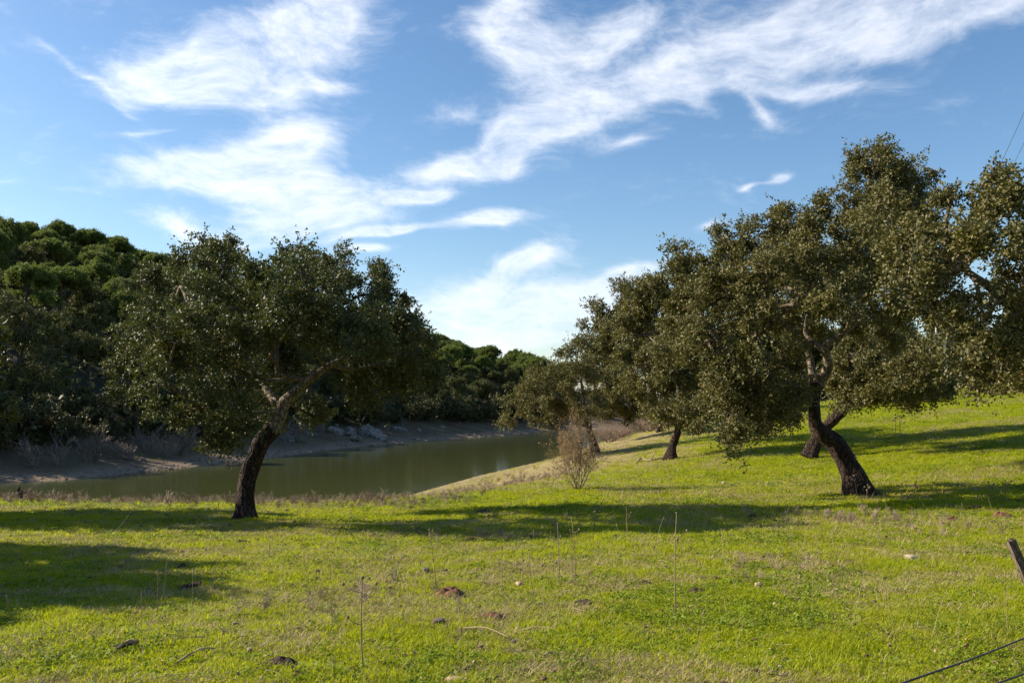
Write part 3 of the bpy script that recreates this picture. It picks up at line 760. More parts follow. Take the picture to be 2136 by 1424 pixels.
simple_oak('cork_oak', 'cork oak beyond the left edge nearer than the leaning oak', -11.7, 11.2, 4.8, 2.9, 67, M['oak_dark'], leaf=.16, dens=.45)

# ------------------------------------------------------------------ wooded hill across the water
def forest_tree_meshes():
    kinds = {'pine': [], 'oak': [], 'brush': []}
    for k in range(5):
        rng = np.random.default_rng(100 + k)
        h = rng.uniform(7.8, 9.5); r = rng.uniform(2.7, 3.5); lobes = []
        for j in range(13):                                   # rounded umbrella crown
            a = j * 2.4 + rng.uniform(-.3, .3); rr = r * math.sqrt((j + .2) / 13) * .72
            rb = r * rng.uniform(.30, .42)
            lobes.append((math.cos(a) * rr, math.sin(a) * rr, h - 1.1 - (rr / r) ** 2 * 2.3 + rng.uniform(-.2, .2), rb, rb, rb * .85))
        for j in range(3):
            a = rng.uniform(0, 6.28); rr = r * .55
            lobes.append((math.cos(a) * rr, math.sin(a) * rr, h * rng.uniform(.5, .62), r * .38, r * .38, r * .24))
        V, cl = crown_leaves(lobes, .42, .85, .225, rng, 12, 8, up=.6, shell=(.35, 1.0), low=-.55, wl=.40)
        crown = np_mesh('pine_crown', V, leaf_faces(len(V) // 4), 3); crown.materials.append(M['pine'])
        tb = Tubes(); lean = rng.uniform(-.5, .5)
        tb.add([(0, 0, -.4), (lean * .3, 0, h * .3), (lean * .5, .1, h * .62), (lean * .2, 0, h - 1.2)], [.19, .15, .12, .06], 7, .6)
        for (x, y, z, a, bb, c) in lobes[::2]:
            tb.add([(lean * .5, .1, h * rng.uniform(.55, .66)), (x * .6, y * .6, z - .7), (x, y, z)], [.07, .05, .03], 5, .6)
        kinds['pine'].append((crown, tb.mesh('pine_trunk')))
    for k in range(5):
        rng = np.random.default_rng(200 + k)
        h = rng.uniform(5.0, 6.6); r = rng.uniform(2.3, 3.2); lobes = []
        for j in range(12):
            a = rng.uniform(0, 6.28); rr = r * rng.uniform(.1, .75); rb = r * rng.uniform(.3, .45)
            lobes.append((math.cos(a) * rr, math.sin(a) * rr, h * rng.uniform(.38, .84) - (rr / r) * .6, rb, rb, rb * .8))
        V, cl = crown_leaves(lobes, .5, .8, .22, rng, 11, 8, up=.3, shell=(.35, 1.0), low=-.7, wl=.55)
        crown = np_mesh('oak_crown', V, leaf_faces(len(V) // 4), 3); crown.materials.append(M['oak_far'])
        tb = Tubes(); tb.add([(0, 0, -.4), (.1, 0, h * .25), (-.1, .1, h * .6)], [.2, .16, .07], 7, .5)
        for (x, y, z, a, bb, c) in lobes[::3]:
            tb.add([(.08, 0, h * .28), (x * .5, y * .5, z * .75), (x, y, z)], [.08, .05, .02], 5, .5)
        kinds['oak'].append((crown, tb.mesh('oak_trunk')))
    for k in range(4):
        rng = np.random.default_rng(300 + k)
        lobes = [(rng.uniform(-1.1, 1.1), rng.uniform(-1.1, 1.1), rng.uniform(.3, 1.3), rng.uniform(.5, .9), rng.uniform(.5, .9), rng.uniform(.4, .8)) for j in range(6)]
        V, cl = crown_leaves(lobes, .42, .8, .17, rng, 12, 8, up=.4, shell=(.3, 1.0), low=-.8, wl=.5)
        crown = np_mesh('brush_foliage', V, leaf_faces(len(V) // 4), 3); crown.materials.append(M['brush'])
        tb = Tubes()
        for (x, y, z, a, bb, c) in lobes:
            tb.add([(0, 0, -.2), (x * .4, y * .4, z * .5), (x, y, z)], [.05, .035, .015], 4, .4)
        kinds['brush'].append((crown, tb.mesh('brush_stems')))
    for k in kinds.values():
        for c, t_ in k: t_.materials.append(M['far_bark'])
    return kinds
FOREST = forest_tree_meshes()

def project(x, y, z):
    dy, dz = y, z - EYE
    f = dy * cp + dz * sp; v = -dy * sp + dz * cp
    return 1068 + F * x / f, 712 - F * v / f

def place(kind, x, y, scale, rz, label, group, z=None, cat='tree', name=None, variant=None, rng=random):
    crown, trunk = FOREST[kind][rng.randrange(len(FOREST[kind])) if variant is None else variant]
    z = gz(x, y) if z is None else z
    root = empty(name or {'pine': 'stone_pine', 'oak': 'holm_oak', 'brush': 'evergreen_shrub'}[kind], (x, y, z))
    root.rotation_euler = (0, 0, rz); root.scale = (scale, scale, scale * rng.uniform(.9, 1.12))
    tag(root, label, cat, group)
    link('crown' if kind != 'brush' else 'foliage', crown, None, root)
    link('trunk' if kind != 'brush' else 'stems', trunk, None, root)
    return root

def build_forest():
    rng = random.Random(5); nr = np.random.default_rng(5)
    N = 60000
    X = nr.uniform(-150, 60, N); Y = nr.uniform(35, 300, N)
    d = poly_dist(FAR_SHORE, X, Y)
    PX = 1068 + F * X / Y
    ok = (d > 8.0) & (d < 128) & (PX > np.where(d < 34, -520, -60)) & (PX < 1190)  # wide strip past the left edge: trees added to shade the far bank
    X, Y, d, PX = X[ok], Y[ok], d[ok], PX[ok]
    Z = ground_z(X, Y)
    # open ground the low sun gets through: the light strip and point of the far bank
    lit = [ground_hit(*p) for p in ((300, 985), (350, 978), (410, 970), (470, 962), (490, 958), (430, 956), (370, 962), (260, 930), (310, 941))]
    ht = math.tan(SUN_EL); sx, sy = SUN_DIR.x / math.hypot(SUN_DIR.x, SUN_DIR.y), SUN_DIR.y / math.hypot(SUN_DIR.x, SUN_DIR.y)
    def blocks(x, y, z, h, r):
        for p in lit:
            u = (x - p.x) * sx + (y - p.y) * sy; w = abs((x - p.x) * sy - (y - p.y) * sx)
            if u > 0 and w < r and z + h > p.z + u * ht: return True
        return False
    acc = []; count = {'pine': 0, 'oak': 0, 'brush': 0}
    skyline = []
    for i in range(len(X)):
        x, y, dd, px = X[i], Y[i], d[i], PX[i]
        t = dd / 112.0
        if dd < 12.0: kind = 'brush'
        elif dd < 22: kind = 'oak'
        else:
            pp = min(max((t - .14) * 1.9, .06), .93)
            if px > 860: pp = max(pp, .62)
            kind = 'pine' if rng.random() < pp else 'oak'
        hide = 330 < px < 860                                  # mostly behind the leaning oak's crown
        gap = {'pine': 4.6, 'oak': 4.0, 'brush': 2.3}[kind] * (1.25 if hide else 1.0) * (1.0 if y < 190 else 1.2)
        if count[kind] >= 290: continue
        if any((x - a) ** 2 + (y - b_) ** 2 < (gap * .5 + g * .5) ** 2 for a, b_, g in acc): continue
        if blocks(x, y, Z[i], {'pine': 9.5, 'oak': 6.6 * (.85 if dd < 26 else 1), 'brush': 2.0}[kind], {'pine': 2.6, 'oak': 2.4, 'brush': 1.2}[kind]): continue
        acc.append((x, y, gap)); count[kind] += 1
        sc = rng.uniform(.74, 1.30)
        where = next(w for lim, w in ((0, 'beyond the left edge'), (70, 'at the left edge'), (140, 'just in from the left edge'), (230, 'midway to the leaning oak'), (330, 'beside the leaning oak crown'),
                                      (520, "behind the leaning oak's left half"), (700, "behind the leaning oak's middle"), (880, "behind the leaning oak's right half"), (960, 'just right of the leaning oak'),
                                      (1050, 'midway across the gap'), (1160, 'left of the drooping oak'), (9999, 'behind the right-hand oaks')) if px < lim)
        zone = next(w for lim, w in ((14, 'at the foot of the hill'), (24, 'low on the hill'), (42, 'on the lower slope'), (62, 'halfway up the hill'), (82, 'on the upper slope'), (999, 'on the hilltop')) if dd < lim)
        size = 'small' if sc < .92 else ('large' if sc > 1.1 else 'medium-sized')
        if kind == 'pine':
            lab = f'{size} umbrella-crowned pine {zone}, {where}'; grp = f'pines {zone} {where}'
            sc = min(sc, 1.1) * .86
        elif kind == 'oak':
            sc *= (1.4 if px < -25 and y < 53 else .78) if dd < 26 else (.9 if dd < 45 else 1.0)  # off-frame oaks enlarged to throw more shade on the far bank
            lab = f'{size} dull olive oak {zone}, {where}'; grp = f'oaks {zone} {where}'
        else:
            sc *= 1.45; lab = f'{size} dark shrub {zone}, {where}'; grp = f'shrubs {zone} {where}'
        place(kind, x, y, sc, rng.uniform(0, 6.28), lab, grp, Z[i], 'tree' if kind != 'brush' else 'shrub', rng=rng)
    print('forest', count)
    # dense undergrowth that reads as one mass between the trees
    N = 15000
    X = nr.uniform(-140, 60, N); Y = nr.uniform(30, 280, N); d = poly_dist(FAR_SHORE, X, Y); PX = 1068 + F * X / Y
    ok = (d > 9) & (d < 120) & (PX > -200) & (PX < 1350); X, Y = X[ok], Y[ok]; Z = ground_z(X, Y)
    n = len(X); per = 10
    j = np.repeat(np.arange(n), per); s = nr.uniform(.6, 1.7, n)
    C = np.stack([X[j], Y[j], Z[j]], 1) + nr.normal(size=(n * per, 3)) * np.stack([s[j], s[j], s[j] * .4], 1)
    C[:, 2] = np.maximum(C[:, 2] + .4 * s[j], Z[j] + .05)
    L = nr.uniform(.3, .7, n * per)
    V = leaf_arrays(C, nr.normal(size=C.shape) + [0, 0, .5], nr.normal(size=C.shape) + [0, 0, .5], L, L * .6)
    tag(link('undergrowth', np_mesh('undergrowth', V, leaf_faces(n * per), 3), M['brush']), kind='stuff')
build_forest()

# the dark tree low at the left edge, on the far bank
def far_bank_tree():
    x, y = onz(10, 935, 1.6); lob = []
    x, y = -39.0, 70.0
    for (px, py, rx, ry, dy) in [(40, 690, 60, 55, 0), (90, 720, 45, 45, -1), (20, 760, 70, 60, -1), (100, 790, 50, 50, -1.5), (40, 830, 70, 50, -2), (110, 850, 40, 40, -1), (-20, 700, 60, 70, 0), (-30, 820, 70, 70, -1), (20, 640, 40, 34, .5), (70, 660, 34, 26, 0), (60, 880, 60, 30, -1)]:
        p = at(px, py, y + dy); k = y / F
        lob.append((p.x, p.y, p.z, rx * k, rx * k, ry * k))
    z = gz(x, y)
    tr = ([(x, y, z - .2), (x + .2, y, z + 1.5), (x, y, z + 3)], [.28, .24, .2])
    make_oak('holm_oak', 'large dark holm oak at the left edge, rooted on the far bank', Vector((x, y, z)), lob, tr, [([(x, y, z + 2.9), (x + .5, y, z + 4.2), (x + .3, y, z + 5.5)], [.2, .14, .08]), ([(x, y, z + 2.9), (x - 1, y, z + 4), (x - 1.8, y, z + 5)], [.16, .12, .07])],
             M['oak_far'], .19, .75, .5, 12, 9, 71, 'holm oaks on the far bank', 'far_bark')
far_bank_tree()

# ------------------------------------------------------------------ bare shrubs
def bare_shrub_mesh(rng, stems, height, spread, r0, depth=3, seg=4, fork=3, up=.5, vary=False):
    tb = Tubes(); tips = []
    def grow(p, d, L, r, k):
        d = d / np.linalg.norm(d)
        q1 = p + d * L * .5 + rng.normal(size=3) * L * .07; q2 = q1 + (d + rng.normal(size=3) * .18 + np.array([0, 0, .08])) * L * .5
        tb.add([p, q1, q2], [r, r * .8, r * .55], seg, max(L / 3, .05), cap=False)
        if k == 0: tips.append((p, q2)); return
        for _ in range(fork):
            t = rng.uniform(.35, 1.0); s = p * (1 - t) + q2 * t if t < .5 else q1 * (2 - 2 * t) + q2 * (2 * t - 1)
            nd = d + rng.normal(size=3) * .55 + np.array([0, 0, up * .3])
            grow(s, nd, L * rng.uniform(.5, .8), r * .55, k - 1)
    for _ in range(stems):
        a = rng.uniform(0, 6.28); spread_ = spread * (rng.uniform(.15, 2.3) if vary else 1)
        d = np.array([math.cos(a) * spread_, math.sin(a) * spread_, 1.0]) + rng.normal(size=3) * .15
        grow(np.array([math.cos(a) * .05, math.sin(a) * .05, -.05]), d, height * rng.uniform(.35, .55), r0 * rng.uniform(.7, 1.1), depth)
    return tb, tips

def reddish_shrub():
    rng = np.random.default_rng(7)
    p = at(1205, 1020, 23.0); p.z = gz(p.x, p.y)
    root = empty('reddish_shrub', p)
    root.scale = (.82, .82, 1.1)
    tag(root, 'upright half-bare shrub with reddish leaves standing alone beside the water', 'shrub')
    tb, tips = bare_shrub_mesh(rng, 21, 1.6, .34, .014, 4, 3, 3, 1.0, True)
    link('stems', tb.mesh('stems'), M['twig'], root)
    C, D = [], []
    for (a, q) in tips:
        n = 4 if q[2] > .8 and q[0] < .25 else 2
        for _ in range(n):
            t = rng.uniform(.2, 1.05); C.append(a * (1 - t) + q * t + rng.normal(size=3) * .02); D.append(q - a + rng.normal(size=3) * .3)
    C = np.array(C); D = np.array(D); n = len(C); L = rng.uniform(.022, .045, n)
    link('leaves', np_mesh('leaves', leaf_arrays(C, D, rng.normal(size=C.shape) + [0, 0, .3], L, L * .6), leaf_faces(n), 3), M['shrub_leaf'], root)
    tb = Tubes(); C = []
    for x0, hh in ((-.12, 1.55), (.05, 1.78), (-.3, 1.45), (.14, 1.7), (.32, 1.4), (-.05, 1.5)):
        tb.add([(x0 * .5, 0, .6), (x0 * .9, .05, hh * .7), (x0, .02, hh)], [.010, .007, .003], 4, .2)
        for t in np.linspace(.45, 1, 34): C.append((x0 * (.5 + .5 * t) + rng.normal() * .02, rng.normal() * .03, .6 + (hh - .6) * t))
    link('shoots', tb.mesh('shoots'), M['twig'], root)
    C = np.array(C); n = len(C); L = rng.uniform(.03, .05, n)
    link('shoot_leaves', np_mesh('shoot_leaves', leaf_arrays(C, rng.normal(size=C.shape) + [0, 0, 1], rng.normal(size=C.shape), L, L * .5), leaf_faces(n), 3), M['oak_olive'], root)
reddish_shrub()

def dead_bushes():
    meshes = []
    for k in range(4):
        rng = np.random.default_rng(400 + k)
        tb, _ = bare_shrub_mesh(rng, 7, 1.8, .55, .045, 3, 3, 3, .7)
        me = tb.mesh('dead_bush'); me.materials.append(M['dead_wood']); meshes.append(me)
    spots = [((75, 970), 1.25, 'leftmost pale dead bush on the shaded far bank'), ((122, 972), 1.15, 'pale dead bush second from the left on the far bank'),
             ((182, 962), 1.0, 'thin dead bush left of the tuft-headed one on the far bank'), ((200, 962), 1.4, 'tall dead bush standing below the green bush on the far bank'),
             ((272, 958), 1.0, 'low shaded dead bush in the middle of the far bank'), ((308, 942), 1.2, 'sunlit reddish dead bush at the tip of the light strip'),
             ((347, 952), 1.15, 'sunlit fan-shaped dead bush near the point of the far bank'), ((370, 948), 1.7, 'tallest sunlit dead bush leaning right on the far bank'),
             ((400, 942), .9, 'faint dead bush right of the tallest sunlit one'), ((590, 925), 1.4, 'grey dead bush behind the leaning trunk, left one'), ((620, 920), 1.6, 'grey dead bush right behind the leaning trunk'), ((660, 912), 1.2, 'grey dead bush beside the pale rocks'),
             ((290, 930), .8, 'small dead bush at the top of the light strip')]
    for i, ((px, py), s, lab) in enumerate(spots):
        q = ground_hit(px, py, 30.0); x, y = q.x, q.y
        o = link('dead_bush', meshes[i % 4]); o.location = (x, y, gz(x, y) - .03); o.rotation_euler = (0, 0, i * 1.7); o.scale = (s, s, s)
        if 'leaning right' in lab: o.rotation_euler = (0, .25, i * 1.7)
        tag(o, lab, 'bush', 'dead bushes on the far bank')
    # a green bush over them
    q = ground_hit(222, 918, 30.0)
    place('brush', q.x, q.y, .75, 1.0, 'small green bush alone on the open far bank', None, cat='shrub', variant=1)
dead_bushes()

def brown_bushes():
    meshes = []
    for k in range(3):
        rng = np.random.default_rng(450 + k)
        tb, _ = bare_shrub_mesh(rng, 26, 1.0, .9, .014, 2, 3, 4, .3)
        me = tb.mesh('brown_bush'); me.materials.append(M['heather']); meshes.append(me)
    for i, (px, py, s, lab) in enumerate([(1272, 922, 1.15, 'rounded brown bush just right of the drooping oak trunk'), (1300, 912, 1.0, 'brown bush between the two rounded ones near the water'), (1325, 905, 1.2, 'broad brown bush left of the rusty oak trunk'),
                                          (1352, 900, 1.3, 'tallest brown bush touching the rusty oak trunk'), (1392, 893, .9, 'brown bush right of the rusty oak trunk'), (1258, 915, .7, 'small brown bush at the water edge under the oak crown')]):
        p = ground_hit(px, py); s *= p.y / 52.0
        o = link('brown_bush', meshes[i % 3]); o.location = p; o.rotation_euler = (0, 0, i * 2.1); o.scale = (s * 1.35, s * 1.2, s)
        tag(o, lab, 'bush', 'brown bushes under the oaks by the water')
    for i, (px, py, s, lab) in enumerate([(1935, 838, .9, 'low grey-brown bush on the slope below the slanting oak crown'), (2080, 826, .9, 'low dry bush at the top of the meadow below the edge oak'), (1800, 842, .8, 'dry bush beside the lit grass under the slanting oak'), (2120, 820, .8, 'dry bush farthest right at the top of the meadow')]):
        p = ground_hit(px, py)
        o = link('dry_bush', meshes[(i + 1) % 3]); o.location = p; o.rotation_euler = (0, 0, i * 1.3); o.scale = (s * 1.5, s * 1.3, s)
        tag(o, lab, 'bush', 'dry bushes on the upper meadow')
brown_bushes()

for i, (px, Y, s) in enumerate([(1490, 80, 1.9), (1530, 76, 1.8), (1565, 80, 2.0), (1600, 76, 2.0), (1635, 79, 1.9), (1670, 75, 1.9), (1715, 78, 1.8), (1760, 74, 1.7), (1800, 77, 1.8), (1850, 74, 1.7), (1895, 76, 1.7), (2055, 72, 1.5), (2095, 70, 1.5), (2130, 71, 1.6)]):
    place('brush', (px - 1068) / F * Y, Y, s, i * 2.2, 'dark evergreen shrub in the low belt behind the right-hand oaks', 'shrubs of the low belt behind the right-hand oaks', cat='shrub', variant=i % 4)
# trees at the top of the meadow, seen through the gap on the right
for i, (px, Y, s, kind, v, lab) in enumerate([(2010, 74, 1.0, 'oak', 0, 'background oak filling the gap beside the white poles'), (2070, 80, 1.15, 'oak', 2, 'background oak behind the edge oak, left one'), (2130, 76, 1.2, 'oak', 3, 'background oak behind the edge oak, right one'),
                                              (1960, 92, .9, 'oak', 4, 'background oak just left of the white poles'), (1850, 80, 1.25, 'oak', 1, 'background oak behind the slanting oak crown'), (1760, 78, 1.2, 'oak', 2, 'background oak behind the zigzag trunk'), (2040, 70, .45, 'brush', 0, 'dark green bush at the end of the lit grass'), (2015, 66, .5, 'brush', 2, 'brownish bush below the white poles'), (2200, 74, 1.2, 'oak', 1, 'background oak past the right edge'), (1480, 84, 1.35, 'oak', 0, 'background oak behind the stout oak trunk'), (1540, 80, 1.45, 'oak', 3, 'background oak under the left part of the twisted oak crown'), (1600, 82, 1.4, 'oak', 4, 'background oak under the middle of the twisted oak crown'), (1655, 78, 1.3, 'oak', 1, 'background oak just left of the zigzag trunk'), (1705, 84, 1.35, 'oak', 0, 'background oak seen through the fork of the zigzag trunk'), (1800, 84, 1.3, 'oak', 3, 'background oak right of the zigzag trunk'), (1900, 76, 1.1, 'oak', 0, 'background oak at the right end of the slanting oak crown')]):
    x = (px - 1068) / F * Y
    place(kind, x, Y, s, i * 1.3, lab, 'background trees at the top of the meadow', cat='tree' if kind == 'oak' else 'shrub', variant=v)

# ------------------------------------------------------------------ rocks on the far bank
def rock_mesh(rng, sub=2, flat=(1, 1, .7), rough=.35):
    import bmesh
    bm = bmesh.new(); bmesh.ops.create_icosphere(bm, subdivisions=sub, radius=1)
    off = Vector(rng.uniform(-50, 50, 3))
    for v in bm.verts:
        n = mnoise.noise(v.co * 1.1 + off) * rough + mnoise.noise(v.co * 2.7 + off) * rough * .5
        c = v.co * (1 + n)
        for ax in range(3):                                    # broken flat faces
            c[ax] = max(min(c[ax], .78), -.78)
        v.co = Vector((c.x * flat[0], c.y * flat[1], c.z * flat[2]))
    me = bpy.data.meshes.new('rock'); bm.to_mesh(me); bm.free()
    return me

def outcrop():
    p = ground_hit(770, 915)
    root = empty('rock_outcrop', p); tag(root, 'pale limestone outcrop on the far bank above the waterline', 'rock outcrop')
    rng = np.random.default_rng(9)
    meshes = [rock_mesh(rng, 3, (1, .8, .9), .5) for _ in range(4)]
    for m_ in meshes: m_.materials.append(M['limestone'])
    for i, (px, py, w, h) in enumerate([(700, 900, 40, 26), (730, 902, 42, 28), (760, 900, 36, 34), (785, 908, 46, 28), (745, 915, 40, 20), (690, 893, 22, 16), (800, 915, 30, 18), (775, 893, 34, 18)]):
        q = ground_hit(px, py + 5); k = q.y / F
        o = link('rock', meshes[i % 4], None, root); o.location = q - p + Vector((0, 0, h * k * .1)); o.scale = (w * k * .52, w * k * .45, h * k * .5); o.rotation_euler = (.3, .4, i * 1.9)
    for i, (px, py, w, h, lab) in enumerate([(835, 893, 40, 18, 'low grey rock ledge right of the pale outcrop'), (855, 912, 20, 14, 'rounded boulder at the waterline below the ledge'), (870, 895, 20, 14, 'small grey rock above the rounded boulder'), (920, 889, 24, 12, 'grey rock high on the bank, farthest right of the rocks'),
                                             (600, 915, 40, 22, 'shaded rock behind the leaning oak trunk'), (650, 905, 30, 18, 'shaded rock left of the pale outcrop'), (900, 892, 14, 8, 'smallest grey rock high on the far bank')]):
        q = ground_hit(px, py + 4); k = q.y / F
        o = link('boulder', meshes[(i + 1) % 4]); o.location = q; o.scale = (w * k * .5, w * k * .45, h * k * .5); o.rotation_euler = (0, .2, i * 1.3)
        tag(o, lab, 'rock', 'rocks on the far bank')
outcrop()

# ------------------------------------------------------------------ stump, branch, post, wires, poles
def stump():
    p = at(46, 1036, 25.0); p.z = gz(p.x, p.y)
    root = empty('tree_stump', p); tag(root, 'dark jagged tree stump on the water edge at the left', 'stump')
    tb = Tubes(); tb.add([(0, 0, -.1), (.0, 0, .12), (-.02, 0, .26)], [.19, .15, .13], 14, .05, .35, 5, .4)
    link('trunk', tb.mesh('trunk'), M['stripped'], root)
    tb = Tubes(); tb.add([(-.09, 0, .2), (-.1, 0, .33), (-.09, .0, .40)], [.06, .05, .02], 8, .05, .3, 2)
    tb.add([(.06, 0, .2), (.07, .02, .31)], [.07, .03], 8, .05, .3, 3)
    link('splinter', tb.mesh('splinter'), M['stripped'], root)
stump()

def fallen_branch():
    p0 = ground_hit(1330, 966); root = empty('fallen_branch', p0); tag(root, 'crooked fallen branch lying in the grass beside the stout oak', 'branch')
    def g(px, py, up): 
        q = ground_hit(px, py); return tuple(q - p0 + Vector((0, 0, up)))
    tb = Tubes(); tb.add([g(1329, 967, .03), g(1338, 961, .12), g(1347, 962, .06), g(1358, 962, .05), g(1380, 958, .05), g(1395, 955, .04)], [.028, .038, .032, .028, .024, .018], 8, .1, .25, 3)
    link('branch', tb.mesh('branch'), M['twig'], root)
    tb = Tubes(); tb.add([g(1357, 962, .05), g(1362, 957, .12), g(1367, 956, .3)], [.026, .022, .012], 6, .08, .2, 4)
    link('side_branch', tb.mesh('side_branch'), M['stick'], root)
fallen_branch()

def fence():
    Yp = 3.7
    top = at(2106, 1122, Yp); q = at(2136, 1193, Yp); d = (q - top).normalized()
    foot = top.copy()
    while foot.z > gz(foot.x, foot.y) - .25: foot += d * .02
    root = empty('fence_post', foot); tag(root, 'leaning weathered wooden fence post cut by the right edge', 'fence post')
    import bmesh
    bm = bmesh.new(); bmesh.ops.create_cube(bm, size=1)
    L = (top - foot).length
    for v in bm.verts: v.co = Vector((v.co.x * .033, v.co.y * .032, v.co.z * L))
    bmesh.ops.subdivide_edges(bm, edges=bm.edges[:], cuts=5, use_grid_fill=True)
    for v in bm.verts:
        v.co += Vector((mnoise.noise(v.co * 9), mnoise.noise(v.co * 9 + Vector((7, 0, 0))), 0)) * .006
        if v.co.z > L * .49: v.co.z += v.co.x * .25 - .012 * (mnoise.noise(v.co * 40) > 0)
    me = bpy.data.meshes.new('post'); bm.to_mesh(me); bm.free()
    o = link('post', me, M['post'], root); o.rotation_euler = (top - foot).to_track_quat('Z', 'Y').to_euler(); o.location = (top - foot) * .5
    for a, c, lab in (((2160, 1321, 2.75), (1860, 1432, 1.9), 'taut upper fence wire crossing the lower right corner'), ((2190, 1379, 2.75), (2060, 1432, 2.1), 'lower fence wire just showing in the bottom right corner')):
        A, C = at(*a), at(*c); dd = (C - A); E = C + dd * .8; S = A - dd * .5
        tb = Tubes(); pts = [S, A, (A + C) / 2 - Vector((0, 0, .004)), C, E]
        tb.add([tuple(p_ - S) for p_ in pts], [.0026] * 5, 6, .05)
        for k in range(2):                                     # two strands twisted
            pass
        r = empty('fence_wire', S); tag(r, lab, 'wire', 'fence wires'); link('strand', tb.mesh('strand'), M['wire'], r)
fence()

def power_poles():
    Y = 66.0; p = at(1966, 800, Y); p.z = gz(p.x, p.y)
    k = Y / F; root = empty('utility_pole', p); tag(root, 'white twin-legged power pole in the gap between the right-hand oaks', 'utility pole')
    zt = at(1966, 650, Y).z - p.z
    for sx in (-.30, .30):
        tb = Tubes(); tb.add([(sx, 0, -.5), (sx, 0, zt)], [.12, .09], 8, 1.0); link('leg', tb.mesh('leg'), M['pole'], root)
    for kx in range(2):
        z = at(1966, (740, 700)[kx], Y).z - p.z
        tb = Tubes(); tb.add([(-.5, 0, z), (.5, 0, z)], [.07, .07], 6, .5); link('crossbar', tb.mesh('crossbar'), M['pole'], root)
    for (e, lab) in (((2200, 95, 30), 'upper power line rising over the right edge'), ((2230, 120, 30), 'lower power line rising over the right edge')):
        a = Vector((p.x + (.4 if 'lower' in lab else -.4), p.y, p.z + zt)); c = at(*e)
        # hold the line where the photograph shows it
        mid = at(2076, 368, 52) if 'upper' in lab else at(2110, 352, 52)
        tb = Tubes(); tb.add([tuple(a - a), tuple(mid - a), tuple(c - a)], [.012, .012, .012], 4, 2.0)
        r = empty('power_line', a); tag(r, lab, 'power line', 'power lines'); link('conductor', tb.mesh('conductor'), M['wire'], r)
power_poles()

# ------------------------------------------------------------------ turf, weeds and litter (nobody could count them)
def blades_mesh(name, rng, n, radius, h, w, bend, flat=0.0, seg=2):
    V, Fc = [], []
    for i in range(n):
        a = rng.uniform(0, 6.28); r = radius * math.sqrt(rng.random()); p = np.array([math.cos(a) * r, math.sin(a) * r, -.012])
        d = rng.uniform(0, 6.28); dx, dy = math.cos(d), math.sin(d); sx, sy = -dy, dx
        hh = h * rng.uniform(.5, 1.2); bb = bend * rng.uniform(.3, 1.3) * hh; ww = w * rng.uniform(.7, 1.3)
        lift = 1 - flat
        b = len(V)
        V += [p + np.array([sx, sy, 0]) * ww * .5, p - np.array([sx, sy, 0]) * ww * .5,
              p + np.array([dx * bb * .3, dy * bb * .3, hh * .6 * lift]) + np.array([sx, sy, 0]) * ww * .4, p + np.array([dx * bb * .3, dy * bb * .3, hh * .6 * lift]) - np.array([sx, sy, 0]) * ww * .4,
              p + np.array([dx * bb, dy * bb, hh * lift])]
        Fc += [(b, b + 1, b + 3), (b, b + 3, b + 2), (b + 2, b + 3, b + 4)]
    return np_mesh(name, np.array(V), np.array(Fc), 3)

def leafy_mesh(name, rng, n, radius, size):
    C = np.array([[rng.uniform(-radius, radius), rng.uniform(-radius, radius), rng.uniform(.005, .03)] for _ in range(n)])
    D = np.array([[rng.gauss(0, 1), rng.gauss(0, 1), .35] for _ in range(n)]); N = np.array([[rng.gauss(0, .4), rng.gauss(0, .4), 1] for _ in range(n)])
    L = np.array([size * rng.uniform(.6, 1.3) for _ in range(n)])
    return np_mesh(name, leaf_arrays(C, D, N, L, L * .8), leaf_faces(n), 3)

def weed_mesh(name, seed):
    rng = np.random.default_rng(seed); tb = Tubes()
    for _ in range(9):
        a = rng.uniform(0, 6.28); l = rng.uniform(.14, .42); sp_ = rng.uniform(.05, .4)
        p = np.array([rng.normal() * .05, rng.normal() * .05, -.02]); q = p + np.array([math.cos(a) * sp_ * l, math.sin(a) * sp_ * l, l])
        tb.add([p, (p + q) / 2 + rng.normal(size=3) * .02, q], [.0055, .0045, .003], 3, .2, cap=False)
        for _ in range(5):
            t = rng.uniform(.3, .95); s = p * (1 - t) + q * t; e = s + np.array([rng.normal() * .08, rng.normal() * .08, rng.uniform(.02, .12)])
            tb.add([s, e], [.004, .0025], 3, .3, cap=False)
    return tb.mesh(name, smooth=False)

